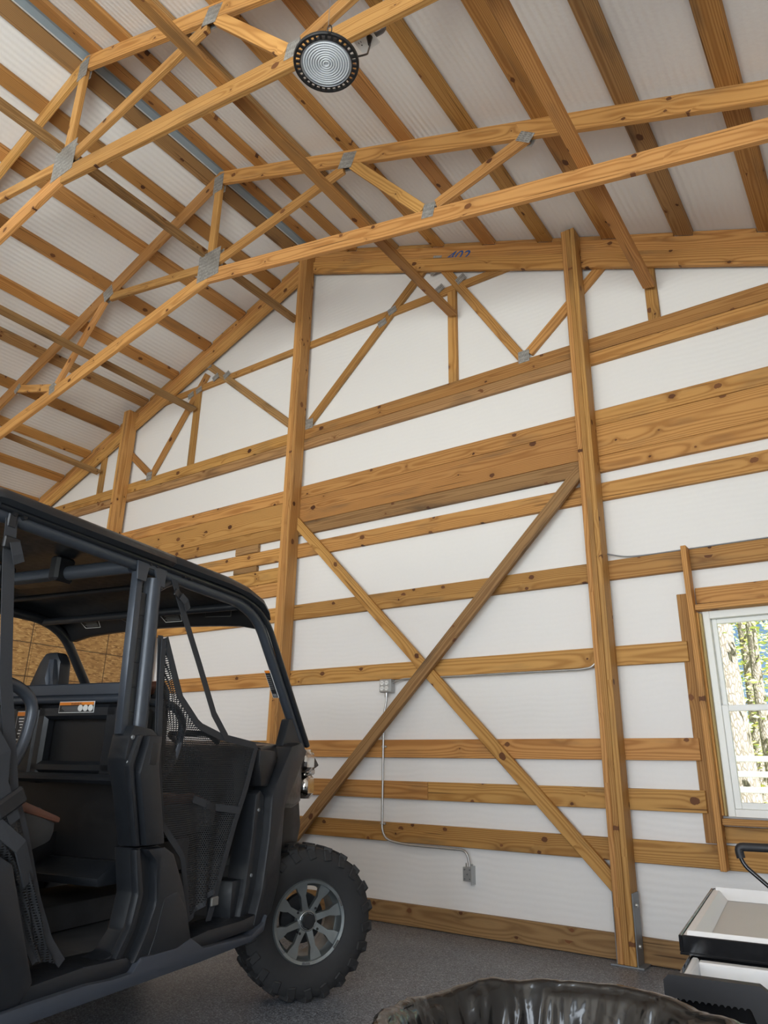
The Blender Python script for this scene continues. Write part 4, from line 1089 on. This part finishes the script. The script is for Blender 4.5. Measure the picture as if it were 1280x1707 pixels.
def wheel(x, y, rot, first=None):
    m = Matrix.Translation((x, y, TR)) @ Matrix.Rotation(rot, 4, 'Z')
    if first is None:
        w = link_mesh('wheel', tire_mesh(), M_RUB, uv, m, smooth=True, angle=30)
        link_mesh('rim', rim_mesh(), M_RIM, w, smooth=True, angle=40)
        link_mesh('spokes', spoke_mesh(), M_RIM, w, smooth=True, angle=30)
        bm = bmesh.new(); bm_lathe(bm, [(0, -.105), (.030, -.105), (.036, -.098), (.036, -.07), (0, -.07)], 'Y', 8, closed=False); link_mesh('hub_cap', bm, M_BLACKP, w)
        bm = bmesh.new(); bm_lathe(bm, [(.038, -.079), (.043, -.084), (.047, -.079)], 'Y', 32); link_mesh('hub_ring', bm, M_MACH, w, smooth=True)
        for k in range(4):
            a = 2*math.pi*(k+.6)/4
            bm = bmesh.new(); bm_lathe(bm, [(0, -.10), (.006, -.10), (.009, -.09), (.009, -.06), (0, -.06)], 'Y', 6, closed=False)
            link_mesh('lug_nut', bm, M_BLACKP, w, Matrix.Translation((math.cos(a)*.068, .018, math.sin(a)*.068)))
        for a in (.35, -.75, -1.75, -2.6):
            bm = bmesh.new()
            for k in range(5):
                b0, b1 = a+k*.045, a+(k+1)*.045
                bm.faces.new([bm.verts.new((r*math.cos(b), -.1128, r*math.sin(b))) for r, b in ((.178, b0), (.189, b0), (.189, b1), (.178, b1))])
            bmesh.ops.remove_doubles(bm, verts=bm.verts, dist=1e-5)
            link_mesh('machined_flat', bm, M_MACH, w)
        bm = bmesh.new(); bm_lathe(bm, [(0, .0), (.115, .0), (.12, .02), (.06, .04), (.06, .10), (0, .10)], 'Y', 40, closed=False); link_mesh('brake_disc', bm, M_BODY2, w, smooth=True, angle=40)
        return w
    w = first.copy(); COL.objects.link(w); w.matrix_local = m
    for ch in first.children:
        c = ch.copy(); COL.objects.link(c); c.parent = w
    return w
# front right wheel is turned hard to the right
wloc = V((-2.665-.112*math.cos(math.radians(-28)), 3.190-.112*math.sin(math.radians(-28)), 0))-V(uv.location)
lx = wloc.x*(-SA)+wloc.y*CA; ly = -(wloc.x*CA+wloc.y*SA)
w0 = wheel(lx, ly, math.radians(-39))
wheel(lx, mir(ly), math.radians(180-36), w0)
wheel(-2.98, .13, 0, w0); wheel(-2.98, mir(.13), math.pi, w0)
for y, s in ((.30, 1), (mir(.30), -1)):
    tube('suspension_arm', [(lx, y, .33), (lx, y+.28*s, .42)], .022, M_BODY2, uv, 8)
    tube('shock_absorber', [(lx+.06, y+.02*s, .42), (lx-.02, y+.18*s, .98)], .030, M_BODY2, uv, 12)

# ------------------------------------------------------------------ trash can with black liner
TC, TRD, TZ = V((-.555, 1.325, 0)), .285, .685
can = empty('trash_can', TC, label='round trash can hidden under the black liner bag', cat='trash can')
bm = bmesh.new(); bm_lathe(bm, [(0, .0), (.215, .0), (.22, .01), (TRD-.002, TZ-.03), (TRD+.008, TZ-.03), (TRD+.008, TZ-.012), (TRD-.004, TZ-.012), (.214, .02), (0, .02)], 'Z', 48, closed=False)
link_mesh('can_body', bm, plain('grey_can_plastic', (.10, .10, .11), .5), can, smooth=True, angle=40)
bm = bmesh.new()
NA, NS = 300, 90
prof = []
def bagprof(s):
    # s 0..1 : outer skirt -> over the rim -> down inside
    if s < .30: k = s/.30; return TRD+.021+.02*(1-k), .36+(TZ-.36)*k
    if s < .42:
        k = (s-.30)/.12; a = math.pi*k
        return TRD+.008+.013*math.cos(a), TZ+.012*math.sin(a)
    k = (s-.42)/.58; return TRD-.005-.105*k**.7-.02*k*k, TZ-.50*k
g = []
for i in range(NS+1):
    s = i/NS; r0, z0 = bagprof(s); row = []
    for j in range(NA):
        a = 2*math.pi*j/NA
        c, sn = math.cos(a), math.sin(a)
        dpt = abs(s-.36)*2.2
        amp = .003+.038*min(1, dpt*1.3)
        p1 = noise.noise(V((c*2.6+s*1.2, sn*2.6, s*.9+3)))
        p2 = 1-2*abs(noise.noise(V((c*4.5+s*2.6, sn*4.5-s*2.0, s*1.6))))
        p3 = 1-2*abs(noise.noise(V((c*9+4+s*6, sn*9+s*6, s*3.0))))
        p4 = 1-2*abs(noise.noise(V((c*20+s*9, sn*20-s*7, s*9))))
        vd = noise.voronoi(V((c*3.4+s*1.5, sn*3.4-s*1.2, s*3.0)))[0]; cr = min(.6, vd[1]-vd[0])
        vd2 = noise.voronoi(V((c*8+s*2, sn*8-s*3, s*7.0)))[0]; cr2 = min(.6, vd2[1]-vd2[0])
        d = -.034*cr*(.15+min(1, dpt))-.012*cr2*min(1, dpt)+amp*(.9*p1+.75*p2+.42*p3)+.0022*p4
        if s > .42: d = -abs(d)*.9
        if s < .36: d = max(d, -.012)+.004
        z = z0+.014*p1+.004*p2*min(1, .2+dpt)+.001*p3+.005*cr+.004*cr2*min(1, dpt)+.006*noise.noise(V((c*3.5, sn*3.5, 7)))
        rr = r0+d
        row.append(bm.verts.new((rr*c, rr*sn, z)))
    g.append(row)
for i in range(NS):
    for j in range(NA):
        bm.faces.new((g[i][j], g[i][(j+1) % NA], g[i+1][(j+1) % NA], g[i+1][j]))
ctr = bm.verts.new((0, 0, TZ-.52))
for j in range(NA): bm.faces.new((g[NS][j], g[NS][(j+1) % NA], ctr))
def bag_mat():
    t = NT('black_bag_film')
    tc = t.n('ShaderNodeTexCoord'); ns = t.n('ShaderNodeTexNoise'); ns.inputs['Scale'].default_value = 13; ns.inputs['Detail'].default_value = 2; ns.inputs['Distortion'].default_value = 1.6
    t.l(tc.outputs['Object'], ns.inputs['Vector'])
    t.b.inputs['Base Color'].default_value = (.010, .0095, .009, 1)
    t.b.inputs['Roughness'].default_value = .17; t.b.inputs['Specular IOR Level'].default_value = .6
    t.bump(ns.outputs[0], .24, .010)
    return t.m
bag = link_mesh('trash_bag', bm, bag_mat(), None, Matrix.Translation(TC), smooth=True)
tag(bag, 'glossy wrinkled black plastic bag folded over the can rim in the foreground', 'trash bag')

# ------------------------------------------------------------------ tool cart
ct = empty('tool_cart', (-.622, 2.32, 0), math.radians(7.0), 'black rolling tool cart with white trays and an open drawer below the window', 'cart')
M_CART = plain('gloss_black_enamel', (.010, .010, .011), .16, var=.1)
M_TRAY = plain('white_tray', (.80, .80, .80), .35, var=.03)
M_TRAYB = plain('dusty_tray_bottom', (.60, .585, .57), .5, var=.10, scale=5)
M_PULL = plain('matte_black_pull', (.014, .014, .017), .55, var=.1)
CW, CL, CZ = .60, .98, .684
def cbx(name, x0, x1, y0_, y1_, z0, z1, mat, parent=ct, bev=.006):
    bm = bmesh.new(); bm_box(bm, ((x0+x1)/2, (y0_+y1_)/2, (z0+z1)/2), (x1-x0, y1_-y0_, z1-z0), None, bev)
    return link_mesh(name, bm, mat, parent)
tp = cbx('top_pan', 0, CW, 0, CL, CZ-.052, CZ-.046, M_CART, bev=.001)
for a in ((0, .008, 0, CL), (CW-.008, CW, 0, CL), (.008, CW-.008, 0, .008), (.008, CW-.008, CL-.008, CL)):
    cbx('pan_wall', *a, CZ-.046, CZ-.004, M_CART, tp, .002)
tr = cbx('tray_liner', .014, CW-.014, .014, CL-.014, CZ-.044, CZ-.034, M_TRAYB, bev=.002)
for a in ((.010, .062, .010, CL-.01), (CW-.062, CW-.010, .010, CL-.01)):
    x0, x1, ya, yb = a
    bm = bmesh.new()
    inn = x1 if x0 < .2 else x0; out = x0 if x0 < .2 else x1
    bm_prism(bm, [(out, ya, CZ-.006), (out+(inn-out)*.45, ya, CZ-.004), (inn, ya, CZ-.033), (out, ya, CZ-.033)], (0, yb-ya, 0), .003); link_mesh('tray_side', bm, M_TRAY, tr)
for ya, yi in ((.010, .050), (CL-.010, CL-.075)):
    bm = bmesh.new(); bm_prism(bm, [(.02, ya, CZ-.006), (.02, ya+(yi-ya)*.4, CZ+.006), (.02, yi, CZ-.033), (.02, ya, CZ-.033)], (CW-.04, 0, 0), .003); link_mesh('tray_end', bm, M_TRAY, tr)
cbx('upper_band', .020, CW-.020, .018, CL-.018, CZ-.105, CZ-.054, M_CART, bev=.008)
cbx('drawer_cabinet', .010, CW-.010, .30, CL-.010, CZ-.40, CZ-.107, M_CART)
# pulled out drawer
dz1 = CZ-.046
dr = cbx('drawer', .022, CW-.022, -.255, .016, dz1-.085, dz1-.079, M_TRAYB, bev=.001)
for a in ((.018, .028, -.255, .016), (CW-.028, CW-.018, -.255, .016), (.028, CW-.028, -.255, -.247)):
    cbx('drawer_side', *a, dz1-.085, dz1-.010, M_CART, dr, .002)
cbx('drawer_liner', .029, .047, -.24, .00, dz1-.078, dz1-.008, M_TRAY, dr, .004); cbx('drawer_liner', CW-.047, CW-.029, -.24, .00, dz1-.078, dz1-.008, M_TRAY, dr, .004)
cbx('drawer_liner', .047, CW-.047, -.035, .0, dz1-.078, dz1-.012, M_TRAY, dr, .004)
# toothed pull
bm = bmesh.new()
y_f = -.262
pl = [(-.004, dz1-.055), (-.004, dz1-.006), (.008, dz1+.006), (.205, dz1+.006), (.222, dz1-.006), (.240, dz1-.085)]
teeth = []
for k in range(13):
    x = .182-k*(.165/12)
    teeth += [(x, dz1-.046), (x-.004, dz1-.041), (x-.009, dz1-.041)]
pl2 = [(.195, dz1-.085)]+teeth
bm_prism(bm, [(x, y_f-.028, z) for x, z in pl+pl2], (0, .030, 0), .0)
link_mesh('drawer_pull', bm, M_PULL, dr, smooth=True, angle=30)
# push handle
hnd = tube('handle', fillet([(.24, CL+.005, CZ-.06), (.24, CL+.03, CZ-.02), (.12, CL+.05, CZ+.085), (.112, CL+.05, CZ+.145), (.50, CL+.05, CZ+.15), (.50, CL+.04, CZ-.05)], .03), .008, M_CART, ct, 10)
tube('foam_grip', fillet([(.118, CL+.05, CZ+.105), (.112, CL+.05, CZ+.145), (.50, CL+.05, CZ+.15)], .03), .016, M_PULL, hnd, 12)
for x in (.05, CW-.05):
    for y in (.36, CL-.06):
        cbx('leg', x-.02, x+.02, y-.02, y+.02, .09, CZ-.38, M_CART)
        bm = bmesh.new(); bm_lathe(bm, [(0, -.015), (.04, -.015), (.045, -.008), (.045, .008), (.04, .015), (0, .015)], 'Y', 24, closed=False)
        link_mesh('caster', bm, M_BLACKP, ct, Matrix.Translation((x, y, .045)), smooth=True, angle=40)
cbx('lower_shelf', .01, CW-.01, .32, CL-.02, .16, .18, M_CART)

# ------------------------------------------------------------------ outdoors beyond the window
bm = bmesh.new()
bmesh.ops.create_grid(bm, x_segments=2, y_segments=2, size=60)
def grass_mat():
    t = NT('dry_grass_ground')
    tc = t.n('ShaderNodeTexCoord'); ns = t.n('ShaderNodeTexNoise'); ns.inputs['Scale'].default_value = 6; ns.inputs['Detail'].default_value = 8; t.l(tc.outputs['Object'], ns.inputs['Vector'])
    c = t.ramp(ns.outputs[0], [(.3, (.10, .13, .05)), (.5, (.30, .30, .14)), (.7, (.48, .44, .28))]); t.l(c, t.b.inputs['Base Color']); t.b.inputs['Roughness'].default_value = .9
    return t.m
g = link_mesh('ground', bm, grass_mat(), None, Matrix.Translation((0, 0, -.14)))
tag(g, 'dry leafy ground outside the barn', kind='structure')
def bark_mat():
    t = NT('pine_bark')
    tc = t.n('ShaderNodeTexCoord'); mp = t.n('ShaderNodeMapping'); mp.inputs['Scale'].default_value = (34, 34, 11); t.l(tc.outputs['Object'], mp.inputs[0])
    v = t.n('ShaderNodeTexVoronoi'); v.feature = 'DISTANCE_TO_EDGE'; t.l(mp.outputs[0], v.inputs['Vector']); v.inputs['Scale'].default_value = 1
    c = t.ramp(v.outputs[0], [(0, (.13, .11, .09)), (.25, (.40, .36, .32)), (.6, (.52, .48, .44))]); t.l(c, t.b.inputs['Base Color']); t.b.inputs['Roughness'].default_value = .9
    t.bump(v.outputs[0], .6, .03)
    return t.m
M_BARK = bark_mat()
def leaf_mat(name, a, b):
    t = NT(name)
    oi = t.n('ShaderNodeTexCoord'); ns = t.n('ShaderNodeTexNoise'); ns.inputs['Scale'].default_value = 2.5; t.l(oi.outputs['Object'], ns.inputs['Vector'])
    t.l(t.mix(ns.outputs[0], a, b), t.b.inputs['Base Color']); t.b.inputs['Roughness'].default_value = .6
    t.b.inputs['Subsurface Weight'].default_value = 0.0
    return t.m
LEAF = [leaf_mat('green_leaves', (.30, .42, .12), (.58, .64, .25)), leaf_mat('yellow_leaves', (.66, .55, .16), (.50, .58, .20)), leaf_mat('blue_green_leaves', (.28, .42, .24), (.46, .58, .36))]
def tree(name, x, y, r, h, lean, label, leaf, n, spread, zlo, seed):
    rnd = random.Random(seed)
    t = empty(name, (x, y, -.14), label=label, cat='tree', group='trees outside the window')
    path = [(lean*k/8*h*.1+.03*math.sin(k*1.7+seed), .03*math.cos(k*2.1+seed), h*k/8) for k in range(9)]
    tube('trunk', path, [r*(1.25-.75*k/8) if k else r*1.5 for k in range(9)], M_BARK, t, 14)
    for k in range(7):
        z = zlo+(h-zlo)*rnd.random(); a = rnd.random()*6.28; L = .8+rnd.random()*1.6
        p0 = V((lean*z/h*h*.1, 0, z)); d = V((math.cos(a), math.sin(a), .25))
        tube('branch', [p0, p0+d*L*.5+V((0, 0, .05)), p0+d*L+V((0, 0, .25*rnd.random()))], [.025, .017, .006], M_BARK, t, 6)
    bm = bmesh.new()
    for k in range(n):
        c = V((rnd.gauss(0, spread), rnd.gauss(0, spread), zlo+(h-zlo)*rnd.random()))
        q = Matrix.Rotation(rnd.random()*6.28, 3, 'Z') @ Matrix.Rotation(rnd.random()*3.14, 3, 'X')
        s = .035+.05*rnd.random()
        vs4 = [bm.verts.new(c+q @ V(p)) for p in ((-s, 0, 0), (0, -s*.45, .01), (s, 0, 0), (0, s*.45, .01))]
        bm.faces.new(vs4)
    f = link_mesh('foliage', bm, leaf, t); f['kind'] = 'stuff'
tree('pine_tree', -1.66, 9.2, .17, 11, .06, 'thick pale barked pine trunk close outside the window', LEAF[0], 1800, 1.2, 2.6, 1)
tree('slender_tree', -1.98, 14.2, .085, 10, -.1, 'slender tree trunk farther off outside the window', LEAF[0], 4500, 1.5, 1.4, 2)
tree('leafy_tree', -2.6, 17.0, .11, 9, .1, 'yellow green leafy tree seen behind the slender trunk', LEAF[1], 6500, 1.7, .6, 3)
tree('leafy_tree', -1.2, 19.0, .12, 11, -.1, 'blue green leafy tree far back at the window right side', LEAF[2], 6500, 2.0, .8, 4)
tree('leafy_tree', -4.4, 22.0, .15, 12, .0, 'green leafy tree farthest back behind the left window edge', LEAF[0], 6500, 2.2, .6, 5)
fence = empty('rail_fence', (-1.3, 8.0, -.14), label='grey board rail fence outside below the window view', cat='fence')
M_FENCE = plain('grey_fence_board', (.36, .36, .35), .8, var=.15, scale=6)
for z in (1.235, 1.095, .955, .815):
    bm = bmesh.new(); bm_box(bm, (0, 0, z+.14), (5.0, .03, .055), None, .003); link_mesh('rail', bm, M_FENCE, fence)
for x in (-2.4, 0.55, 2.4):
    bm = bmesh.new(); bm_box(bm, (x, .05, .70), (.09, .07, 1.4), None, .004); link_mesh('fence_post', bm, M_FENCE, fence)
